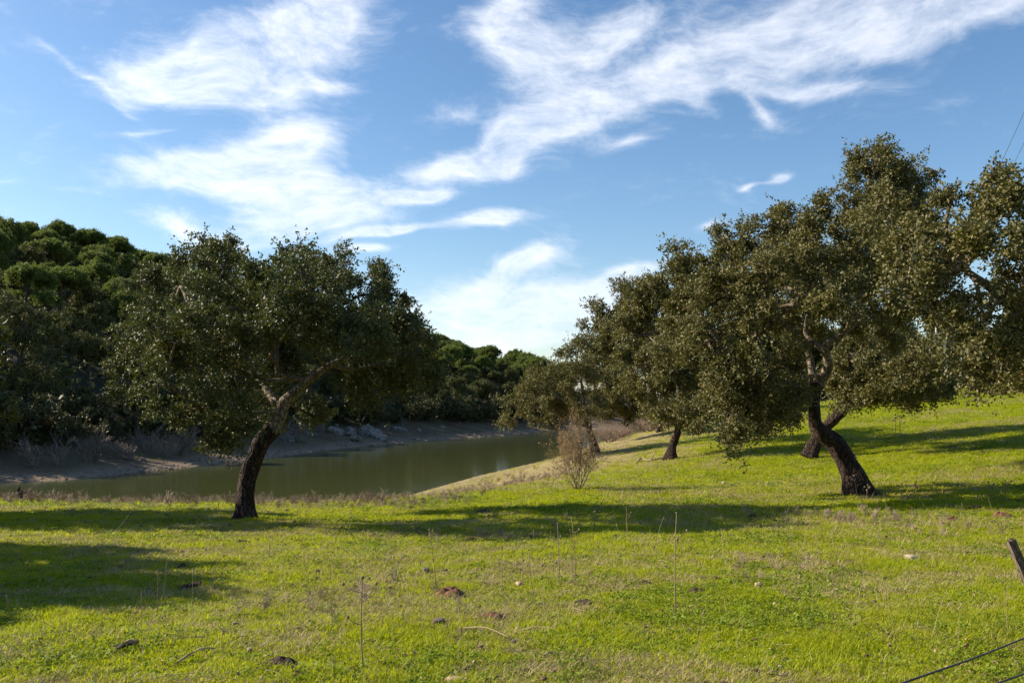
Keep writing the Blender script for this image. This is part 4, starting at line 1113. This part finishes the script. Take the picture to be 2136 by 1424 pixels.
def scatter_object(name, pts, rot, scl, idx, meshes, tone=None):
    """one object whose points carry instances of the given tufts"""
    coll = bpy.data.collections.new(name + '_tufts')
    for k, me in enumerate(meshes):
        o = bpy.data.objects.new('%s_tuft_%02d' % (name, k), me); coll.objects.link(o)
    me = bpy.data.meshes.new(name); me.vertices.add(len(pts)); me.vertices.foreach_set('co', np.asarray(pts, np.float32).ravel())
    for an, ty, arr, key in (('rot', 'FLOAT_VECTOR', rot, 'vector'), ('scl', 'FLOAT_VECTOR', scl, 'vector'), ('idx', 'INT', idx, 'value')):
        a = me.attributes.new(an, ty, 'POINT'); a.data.foreach_set(key, np.asarray(arr, np.int32 if ty == 'INT' else np.float32).ravel())
    if tone is not None:
        a = me.attributes.new('tone', 'FLOAT', 'POINT'); a.data.foreach_set('value', np.asarray(tone, np.float32))
    o = bpy.data.objects.new(name, me); COL.objects.link(o); tag(o, kind='stuff')
    ng = bpy.data.node_groups.new(name + '_scatter', 'GeometryNodeTree')
    ng.interface.new_socket('Geometry', in_out='INPUT', socket_type='NodeSocketGeometry')
    ng.interface.new_socket('Geometry', in_out='OUTPUT', socket_type='NodeSocketGeometry')
    gi = ng.nodes.new('NodeGroupInput'); go = ng.nodes.new('NodeGroupOutput')
    ip = ng.nodes.new('GeometryNodeInstanceOnPoints'); ci = ng.nodes.new('GeometryNodeCollectionInfo')
    ci.inputs['Collection'].default_value = coll; ci.inputs['Separate Children'].default_value = True; ci.inputs['Reset Children'].default_value = True
    def attr(n, ty):
        nd = ng.nodes.new('GeometryNodeInputNamedAttribute'); nd.data_type = ty; nd.inputs['Name'].default_value = n; return nd.outputs['Attribute']
    ip.inputs['Pick Instance'].default_value = True
    ng.links.new(gi.outputs[0], ip.inputs['Points']); ng.links.new(ci.outputs[0], ip.inputs['Instance'])
    ng.links.new(attr('idx', 'INT'), ip.inputs['Instance Index'])
    e2r = ng.nodes.new('FunctionNodeEulerToRotation'); ng.links.new(attr('rot', 'FLOAT_VECTOR'), e2r.inputs[0]); ng.links.new(e2r.outputs[0], ip.inputs['Rotation'])
    ng.links.new(attr('scl', 'FLOAT_VECTOR'), ip.inputs['Scale'])
    ng.links.new(ip.outputs[0], go.inputs[0])
    md = o.modifiers.new('scatter', 'NODES'); md.node_group = ng
    return o

def build_turf():
    nr = np.random.default_rng(77); rng = random.Random(77)
    meshes = []
    for k in range(5):
        me = blades_mesh('grass_tuft', rng, 34, .10, .030, .0050, 1.0); me.materials.append(M['grass']); meshes.append(me)
    for k in range(2):
        me = blades_mesh('tall_tuft', rng, 44, .085, .058, .0055, .8); me.materials.append(M['grass']); meshes.append(me)
    for k in range(2):
        me = leafy_mesh('clover', rng, 26, .10, .026); me.materials.append(M['clover']); meshes.append(me)
    for k in range(3):
        me = blades_mesh('straw_tuft', rng, 14, .11, .06, .0040, 1.6, .25); me.materials.append(M['straw']); meshes.append(me)
    # more tufts where they show large
    N = 400000
    Yv = 3.2 * (75.0 / 3.2) ** nr.random(N); Xv = (Yv * .70 + 3.5) * nr.uniform(-1, 1, N)
    keep = nr.random(N) < np.clip((Yv / 8.5), 0, 1) ** .6
    Xv, Yv = Xv[keep], Yv[keep]
    dn = -poly_dist(NEAR_SHORE, Xv, Yv)
    ok = dn > 6.5 + (fbm(Xv, Yv, 4, 3, 61) * 6 + nr.random(len(dn)) * 7)
    thin = (~ok) & (dn > .6) & (nr.random(len(dn)) < .30 * sstep(fbm(Xv, Yv, 1.5, 3, 171), .35, .6)); bare = thin[ok | thin]; ok = ok | thin
    Xv, Yv, dn = Xv[ok], Yv[ok], dn[ok]
    dry = dryness(Xv, Yv); n = len(Xv); u = nr.random(n)
    tall = fbm(Xv, Yv, 0.7, 3, 91) > .62
    straw = u < .025 + dry * .40
    drop = (~straw) & (nr.random(n) < dry * .62)
    idx = nr.integers(0, 5, n)
    idx = np.where(tall & (nr.random(n) < .45), nr.integers(5, 7, n), idx)
    idx = np.where((nr.random(n) < .03 + .12 * (fbm(Xv, Yv, 1.6, 2, 95) > .62)), nr.integers(7, 9, n), idx)
    idx = np.where(straw | (nr.random(n) < .03) | (bare & (nr.random(n) < .7)), nr.integers(9, 12, n), idx)
    sel = ~drop
    Xv, Yv, idx = Xv[sel], Yv[sel], idx[sel]; n = len(Xv)
    s = np.clip((Yv / 9.0), .85, 6) ** .62
    lush = .75 + .6 * fbm(Xv, Yv, 1.3, 3, 97)
    scl = np.stack([s, s, np.minimum(s, 2.0) ** .6 * lush], 1) * nr.uniform(.75, 1.25, (n, 1))
    rot = np.stack([nr.normal(0, .12, n), nr.normal(0, .12, n), nr.uniform(0, 6.28, n)], 1)
    pts = np.stack([Xv, Yv, ground_z(Xv, Yv)], 1)
    print('turf', n)
    tone = np.clip(.55 * sstep(fbm(Xv, Yv, .9, 3, 131) * .6 + fbm(Xv, Yv, 3.2, 3, 133) * .4, .44, .66) * nr.uniform(.3, 1, n) + .4 * dry[sel] * nr.random(n), 0, .8)
    scatter_object('grass', pts, rot, scl, idx, meshes, tone)

def build_weeds():
    nr = np.random.default_rng(78)
    wm = [weed_mesh('weed', 500 + k) for k in range(5)]
    for me in wm: me.materials.append(M['weeds'])
    P = []
    A = [at(px, 1043, 24.0) for px in range(-160, 820, 40)]
    for p in A:                                                # dry fringe along the brow of the bank
        for _ in range(28): P.append((p.x + nr.uniform(-.4, .4), p.y + nr.normal() * 1.1 + .3, nr.uniform(.28, .72) * (.6 + .9 * nr.random() ** 3)))
    line = [(800, 1056), (840, 1050), (890, 1042), (940, 1034), (990, 1026), (1040, 1015), (1090, 1004), (1130, 996), (1165, 990), (1010, 1010), (1070, 1000)]
    for (px, py) in line:
        q = ground_hit(px, py)
        for _ in range(34): P.append((q.x + nr.normal() * 1.0, q.y + nr.normal() * 1.4, nr.uniform(.2, .6)))
    for (px, py, k) in ((1180, 1010, 24), (1130, 1000, 30), (700, 1262, 8), (760, 1235, 10), (640, 1275, 6), (1690, 1080, 16), (1780, 1085, 30), (1840, 1080, 20), (2000, 1110, 10), (1680, 1200, 10), (1300, 905, 20), (1180, 1090, 7), (980, 1125, 8)):
        q = ground_hit(px, py)
        for _ in range(k): P.append((q.x + nr.normal() * .5, q.y + nr.normal() * .6, nr.uniform(.2, .5)))
    P = np.array(P); n = len(P)
    pts = np.stack([P[:, 0], P[:, 1], ground_z(P[:, 0], P[:, 1])], 1)
    scl = np.repeat(P[:, 2:3], 3, 1); rot = np.stack([nr.normal(0, .15, n), nr.normal(0, .15, n), nr.uniform(0, 6.28, n)], 1)
    scatter_object('dry_weeds', pts, rot, scl, nr.integers(0, 5, n), wm)

def build_litter():
    nr = np.random.default_rng(79)
    def spread(N, y0, y1, pw=1.0):
        Y = y0 * (y1 / y0) ** (nr.random(N) ** pw); X = Y * nr.uniform(-.7, .7, N)
        ok = -poly_dist(NEAR_SHORE, X, Y) > 6; return X[ok], Y[ok]
    # dry stems lying in the grass
    X, Y = spread(1500, 4.5, 26); k = nr.random(len(X)) < .18 + dryness(X, Y); X, Y = X[k], Y[k]
    tb = Tubes()
    for x, y, z in zip(X, Y, ground_z(X, Y)):
        a = nr.uniform(0, 6.28); l = nr.uniform(.06, .32); d = np.array([math.cos(a), math.sin(a), nr.normal() * .12 + .05]) * l
        p = np.array([x, y, z + nr.uniform(.015, .045)]); tb.add([p, p + d * .5 + nr.normal(size=3) * .02, p + d], [.0028, .0025, .0016], 3, .2, cap=False)
    tag(link('fallen_straw', tb.mesh('fallen_straw', False), M['dry_stalk']), kind='stuff')
    # upright dry stems, one here and there
    X, Y = spread(210, 6, 26); tb = Tubes()
    for x, y, z in zip(X, Y, ground_z(X, Y)):
        l = nr.uniform(.12, .45); p = np.array([x, y, z - .01]); d = np.array([nr.normal() * .3, nr.normal() * .3, 1]) * l
        tb.add([p, p + d * .5 + nr.normal(size=3) * .01, p + d], [.0022, .002, .0015], 3, .2, cap=False)
        if nr.random() < .5: tb.add([p + d * .95, p + d * 1.06], [.005, .0035], 5, .2)
    tag(link('dry_stems', tb.mesh('dry_stems', False), M['dry_stalk']), kind='stuff')
    # dead leaves and crumbs of earth
    X, Y = spread(5000, 4.5, 40); n = len(X)
    C = np.stack([X, Y, ground_z(X, Y) + nr.uniform(.01, .04, n)], 1); L = nr.uniform(.018, .045, n) * np.clip(Y / 12, .8, 2)
    V = leaf_arrays(C, nr.normal(size=(n, 3)) * [1, 1, .3], nr.normal(size=(n, 3)) * [.5, .5, .2] + [0, 0, .8], L, L * .65, .2)
    tag(link('leaf_litter', np_mesh('leaf_litter', V, leaf_faces(n), 3), M['litter']), kind='stuff')
    import bmesh
    X, Y = spread(900, 4.8, 30); Z = ground_z(X, Y); base = rock_mesh(np.random.default_rng(3), 1, (1, 1, .6), .3)
    bv = np.array([v.co[:] for v in base.vertices]); bf = np.array([p.vertices[:] for p in base.polygons])
    Vs, Fs = [], []; off = 0
    for x, y, z in zip(X, Y, Z):
        s = nr.uniform(.008, .03) * min(max(y / 9, .8), 2); a = nr.uniform(0, 6.28)
        R = np.array([[math.cos(a), -math.sin(a), 0], [math.sin(a), math.cos(a), 0], [0, 0, 1]])
        Vs.append(bv @ R.T * s * nr.uniform(.7, 1.3, 3) + [x, y, z + s * .3 + .012]); Fs.append(bf + off); off += len(bv)
    tag(link('earth_clods', np_mesh('earth_clods', np.vstack(Vs), np.vstack(Fs), 3), M['dark_earth']), kind='stuff')

M['litter'] = plain_mat('dead_leaves', (.10, .055, .03), (.36, .25, .15), 3, 0.8, 0.0, 0.8)
build_turf(); build_weeds(); build_litter()

# ------------------------------------------------------------------ molehills, stones, bark, stalks
def molehill_mesh(rng):
    n, m = 26, 9; V = []; Fc = []
    off = Vector(rng.uniform(-40, 40, 3))
    for i in range(m):
        r = i / (m - 1)
        for j in range(n):
            a = 6.283 * j / n; x, y = math.cos(a) * r, math.sin(a) * r
            q = Vector((x, y, 0)) * 1.6 + off
            z = (1 - r * r) ** 1.3 * (.8 + .5 * mnoise.noise(q)) + (.45 * mnoise.noise(q * 3.1) + .45 * mnoise.noise(q * 7.3)) * (1 - r * .7)
            k = 1 + .3 * mnoise.noise(Vector((math.cos(a), math.sin(a), 2)) * 1.4 + off)
            V.append((x * k, y * k, z - .12 * r))
    for i in range(m - 1):
        for j in range(n):
            a, b_ = i * n + j, i * n + (j + 1) % n
            Fc.append((a, a + n, b_ + n, b_))
    return np_mesh('mound', np.array(V), np.array(Fc), 4)

def small_things():
    rng = np.random.default_rng(12)
    moles = [(940, 1243, 76, .26, 'red_earth', 'biggest red molehill, in the middle of the near meadow'), (1030, 1288, 50, .22, 'red_earth', 'small reddish molehill just below the biggest one'), (582, 1386, 72, .22, 'dark_earth', 'dark brown molehill near the bottom left of the middle'),
             (1455, 1238, 56, .22, 'dark_earth', 'crumbly brown molehill beside the foot of the tallest stalk'), (1345, 1219, 40, .2, 'dark_earth', 'flat dark molehill left of the tallest stalk'), (1988, 1086, 38, .25, 'red_earth', 'pale red molehill, left one of the pair at the right'), (2088, 1079, 50, .28, 'red_earth', 'orange molehill, right one of the pair at the right'),
             (1220, 1258, 48, .16, 'dark_earth', 'low earthy patch below the tan pebble'), (505, 1135, 40, .25, 'dark_earth', 'dark molehill in the shade right of the leaning trunk foot'), (985, 1130, 44, .22, 'red_earth', 'brown molehill at the front edge of the long shadow'),
             (1010, 1068, 40, .2, 'dark_earth', 'brown molehill inside the long shadow on its left'), (380, 1185, 26, .4, 'dark_earth', 'small dark molehill in the left shadow above the bark log'), (1570, 1080, 30, .3, 'dark_earth', 'dark molehill at the right end of the long shadow'), (2030, 1062, 26, .3, 'dark_earth', 'dark molehill at the lit edge of the twisted oak shadow'), (620, 1408, 30, .2, 'dark_earth', 'scrap of dug earth at the bottom edge')]
    for (px, py, w, h, mat, lab) in moles:
        p = ground_hit(px, py); k = p.y / F * w * .5
        o = link('molehill', molehill_mesh(rng), M[mat]); o.location = p + Vector((0, 0, .012)); o.scale = (k, k * .9, k * h * 1.6)
        tag(o, lab, 'molehill', 'molehills in the meadow')
    stones = [(915, 1304, 27, .75, 'stone_grey', 'blocky grey-brown stone in the near grass'), (1582, 1226, 17, .85, 'stone_tan', 'rounded tan stone alone in the near grass at the right'), (1901, 1167, 26, .5, 'stone_pale', 'flat whitish stone in the grass before the leaning post'),
              (1083, 1222, 15, .8, 'stone_tan', 'small tan stone right of the biggest molehill'), (948, 1424, 34, .5, 'stone_tan', 'reddish stone cut by the bottom edge'), (888, 1194, 17, .8, 'stone_grey', 'small dark stone above the biggest molehill'), (520, 1357, 10, .9, 'stone_pale', 'pale pebble above the dark brown molehill'),
              (1628, 1393, 11, .7, 'stone_pale', 'pale pebble near the bottom edge left of the wire'), (1218, 1345, 10, .9, 'stone_grey', 'dark pebble at the bottom middle'), (1950, 1317, 9, .8, 'stone_tan', 'tan pebble above the fence wire'), (1748, 1232, 10, .8, 'stone_pale', 'whitish pebble between the tan stone and the post'),
              (1135, 1314, 10, .9, 'stone_pale', 'pale pebble standing in lush grass'), (1072, 1342, 14, .8, 'stone_grey', 'brown stone at the end of the fallen stalk'), (75, 1160, 20, .5, 'stone_grey', 'grey stone in the shade near the left edge'), (1510, 1010, 10, .8, 'stone_pale', 'tiny pale stone beyond the long shadow')]
    for (px, py, w, h, mat, lab) in stones:
        p = ground_hit(px, py); k = p.y / F * w * .62
        o = link('stone', rock_mesh(rng, 2, (1, .85, 1), .28), M[mat]); o.location = p + Vector((0, 0, k * h * .45)); o.scale = (k, k, k * h); o.rotation_euler = (0, 0, rng.uniform(0, 6))
        tag(o, lab, 'stone', 'stones in the meadow')
    for (px, py, w, tilt, lab) in ((395, 1230, 46, .25, 'dark curl of cork bark lying in the left shadow'), (262, 1354, 46, .3, 'dark piece of bark in the sunlit grass at the lower left'), (2036, 1063, 30, .1, 'dark piece of bark on the dry patch at the right')):
        p = ground_hit(px, py); L = p.y / F * w
        V = []; Fc = []; n = 9; m = 8                           # a curled slab with thickness
        for side, rad in ((0, 1.0), (1, .72)):
            for i in range(m):
                x = (i / (m - 1) - .5) * L
                for j in range(n):
                    a = -.25 + 3.3 * j / (n - 1); r = L * .19 * rad * (1 + .22 * mnoise.noise(Vector((x * 22, j * .9, px))))
                    V.append((x, math.cos(a) * r, math.sin(a) * r + L * .02 * i))
        q = m * n
        for i in range(m - 1):
            for j in range(n - 1):
                a = i * n + j; Fc += [(a, a + 1, a + n + 1, a + n), (q + a, q + a + n, q + a + n + 1, q + a + 1)]
        for i in range(m - 1):
            for j in (0, n - 1): a = i * n + j; Fc.append((a, a + n, q + a + n, q + a))
        for j in range(n - 1):
            for i in (0, m - 1): a = i * n + j; Fc.append((a, q + a, q + a + 1, a + 1))
        o = link('bark_piece', np_mesh('bark_piece', np.array(V), np.array(Fc), 4), M['stripped']); o.location = p + Vector((0, 0, .005)); o.rotation_euler = (0, -tilt * .3, tilt)
        tag(o, lab, 'bark', 'bark pieces in the grass')
    for (a, c, r, lab) in (((965, 1318), (1068, 1341), .006, 'pale stalk fallen flat in the near grass, bottom middle'), ((1200, 1330), (1235, 1270), .004, 'thin dry stalk leaning in the near grass'), ((245, 1362), (285, 1352), .012, 'light stick beside the bark at the lower left'), ((370, 1392), (450, 1362), .007, 'dark thin stick left of the dark molehill')):
        p, q = ground_hit(*a), ground_hit(*c); root = p.copy()
        lift = Vector((0, 0, .03)); 
        tb = Tubes(); mid = (q - p) / 2 + Vector((0, .03, .035)); tb.add([tuple(lift), tuple(mid + lift), tuple(q - p + lift + (Vector((0, 0, .12)) if 'leaning' in lab else Vector()))], [r, r * .9, r * .6], 6, .08, .15, 3)
        o = link('stick', tb.mesh('stick'), M['stick' if 'dark' in lab else 'dry_stalk']); o.location = root
        tag(o, lab, 'stick', 'sticks lying in the grass')

def stalk(px, py, top, lab, seed, lean=0.0, r=.0035, branches=4, heads=True, group='dry stalks standing in the meadow'):
    rng = np.random.default_rng(seed); p = ground_hit(px, py); h = (py - top) * p.y / F
    root = empty('dry_stalk', p); tag(root, lab, 'stalk', group)
    q = np.array([lean * p.y / F, rng.normal() * .03 * h, h]); mid = q * .5 + rng.normal(size=3) * .02 * h * np.array([1, 1, 0])
    r = max(r, p.y * .00028)
    tb = Tubes(); tb.add([(0, 0, -.02), mid, q], [r * 1.1, r, r * .7], 5, .12)
    hd = []
    for k in range(branches):
        t = rng.uniform(.45, .95); s = mid * (2 - 2 * t) + q * (2 * t - 1) if t > .5 else mid * 2 * t
        e = s + np.array([rng.normal() * .22, rng.normal() * .22, abs(rng.normal()) * .16 + .06]) * h * .75
        tb.add([s, (s + e) / 2 + np.array([0, 0, -.02 * h]), e], [r * .7, r * .6, r * .45], 4, .1); hd.append(e)
    hd.append(q)
    link('stem', tb.mesh('stem'), M['dry_stalk'], root)
    if heads:
        tb = Tubes()
        for e in hd:
            R = r * rng.uniform(1.7, 2.7); u = rng.normal(size=3) * .3 + np.array([0, 0, 1]); u /= np.linalg.norm(u)
            tb.add([e - u * R * .8, e - u * R * .2, e + u * R * .9, e + u * R * 1.4], [R * .4, R, R * .9, R * .35], 7, R, .25, seed)
        link('seed_heads', tb.mesh('seed_heads'), M['seed_head'], root)

small_things()
for i, a in enumerate([
    (757, 1395, 1212, 'tall brown stalk rising from the near grass left of the middle', -3, .0045, 3), (1409, 1272, 1076, 'tallest straw-coloured stalk right of the middle', 4, .0052, 2), (327, 1286, 1194, 'stalk with one pale head left of the bark log', 0, .004, 0),
    (105, 1250, 1210, 'short stalk with a small head at the left in shade', 0, .004, 1), (912, 1228, 1108, 'thin stalk bent at the top above the small dark stone', -16, .0035, 1), (1046, 1236, 1142, 'thin stalk left of the small tan stone', 0, .0035, 1), (1090, 1224, 1132, 'thin stalk rising behind the small tan stone', -2, .0035, 1), (1115, 1250, 1150, 'bare slanting stalk right of the small tan stone', -12, .0035, 0),
    (1168, 1226, 1098, 'stalk with a pale head standing before the long shadow', -4, .004, 2), (1201, 1222, 1082, 'stalk with a hooked head just right of the pale-headed one', -8, .004, 2), (1385, 1052, 1002, 'dark stalk at the far side of the long shadow, left of three', -14, .006, 3), (1344, 1045, 1000, 'dark branched stalk beyond the long shadow', -8, .006, 3), (1405, 1040, 990, 'dark stalk right of the branched one beyond the shadow', -6, .006, 3),
    (1482, 1090, 1058, 'stalk with a fat head in the right part of the long shadow', 2, .007, 1), (1440, 1110, 1062, 'slanting pale stalk in the right part of the long shadow', 14, .005, 2), (1560, 1082, 1060, 'short forked stalk at the right end of the long shadow', 4, .006, 3), (1790, 1040, 1000, 'cluster-headed stalk before the foot of the zigzag trunk', -6, .007, 6), (1806, 1042, 1012, 'shorter stalk before the foot of the zigzag trunk', 6, .007, 4),
    (1880, 1048, 1008, 'pale stalk right of the zigzag trunk foot', 3, .005, 2), (1905, 1040, 1004, 'drooping pale stalk in the shade right of the zigzag trunk', 8, .005, 3), (2072, 1050, 1006, 'pale-headed stalk in the shade near the right edge', -10, .006, 5), (2096, 1048, 1004, 'taller pale-headed stalk nearest the right edge', 3, .006, 5), (2040, 1052, 1034, 'low pale stalk left of the two near the right edge', 0, .006, 3),
    (1665, 1185, 1110, 'thin brown stalk in the middle right meadow', -22, .0035, 1), (1705, 1170, 1120, 'thin brown stalk right of the middle right one', -6, .0035, 1), (1772, 1180, 1140, 'thin stalk leaning left before the dry patch', -10, .0035, 0), (1840, 1160, 1105, 'slender stalk at the right of the dry patch', -5, .0035, 0), (1878, 908, 868, 'dark stalk pair standing in the upper shadow, right one', 0, .012, 3), (1868, 908, 872, 'dark stalk pair standing in the upper shadow, left one', 0, .012, 3),
    (560, 1170, 1120, 'faint stalk right of the leaning trunk', 2, .0035, 1), (352, 1082, 1046, 'dark stalk on the lit grass left of the leaning trunk', 4, .006, 2), (455, 1080, 1052, 'dark stalk close to the leaning trunk on its left', 0, .006, 2), (880, 1062, 1040, 'dark-headed weed in front of the water', 3, .007, 5), (960, 1050, 1034, 'dark-headed weed where the weeds meet the grass', -3, .007, 5), (1240, 1105, 1060, 'stalk in the middle of the long shadow', 2, .005, 2), (1310, 1118, 1060, 'thin stalk in the long shadow right of its middle', -3, .004, 2),
    (20, 1290, 1245, 'thin stalk near the left edge', -8, .0035, 1), (655, 1230, 1180, 'thin stalk above the dry patch', 3, .0035, 1), (690, 1220, 1170, 'thin stalk right above the dry patch', -3, .0035, 1)]):
    stalk(a[0], a[1], a[2], a[3], 900 + i, a[4], a[5], a[6])


def bank_stones():
    nr = np.random.default_rng(83); base = rock_mesh(np.random.default_rng(4), 1, (1, 1, .6), .3)
    bv = np.array([v.co[:] for v in base.vertices]); bf = np.array([p.vertices[:] for p in base.polygons])
    N = 60000; X = nr.uniform(-70, 20, N); Y = nr.uniform(30, 150, N); d = poly_dist(FAR_SHORE, X, Y)
    ok = (d > .05) & (d < 10) & (nr.random(N) < np.where(d < 1.6, .9, .22)) & (np.abs(X / Y + .2) < .45); X, Y = X[ok][:2600], Y[ok][:2600]; Z = ground_z(X, Y)
    n = len(X); s = nr.uniform(.04, .13, n) * np.where(nr.random(n) < .04, 2.6, 1); a = nr.uniform(0, 6.28, n)
    V = bv[None] * s[:, None, None] * nr.uniform(.6, 1.4, (n, 1, 3))
    c, sn = np.cos(a)[:, None], np.sin(a)[:, None]
    V = np.stack([V[..., 0] * c - V[..., 1] * sn, V[..., 0] * sn + V[..., 1] * c, V[..., 2]], -1) + np.stack([X, Y, Z], 1)[:, None]
    Fc = (bf[None] + (np.arange(n) * len(bv))[:, None, None]).reshape(-1, 3)
    tag(link('bank_stones', np_mesh('bank_stones', V.reshape(-1, 3), Fc, 3), M['bank_stone']), kind='stuff')
    # thin dry grass and seedlings on the bare bank
    N = 9000; X = nr.uniform(-60, 15, N); Y = nr.uniform(35, 145, N); d = poly_dist(FAR_SHORE, X, Y); k = (d > 1.2) & (d < 13) & (fbm(X, Y, 3, 3, 88) > .46); X, Y = X[k], Y[k]; n = len(X); per = 7
    j = np.repeat(np.arange(n), per); C = np.stack([X, Y, ground_z(X, Y)], 1)[j] + nr.normal(size=(n * per, 3)) * [.18, .18, .01]
    L = nr.uniform(.08, .26, n * per); D = nr.normal(size=C.shape) * .5 + [0, 0, 1]
    V = leaf_arrays(C, D, nr.normal(size=C.shape), L, L * .22)
    tag(link('bank_grass', np_mesh('bank_grass', V, leaf_faces(n * per), 3), M['bank_grass']), kind='stuff')
M['bank_stone'] = plain_mat('bank_stone', (.10, .075, .055), (.24, .20, .155), 4, .95, .3, .5)
M['bank_grass'] = leaf_mat('bank_grass', [(0, (.06, .08, .02)), (.5, (.12, .12, .045)), (1, (.20, .155, .085))], .8, .1, .2, (.12, .12, .03))
bank_stones()
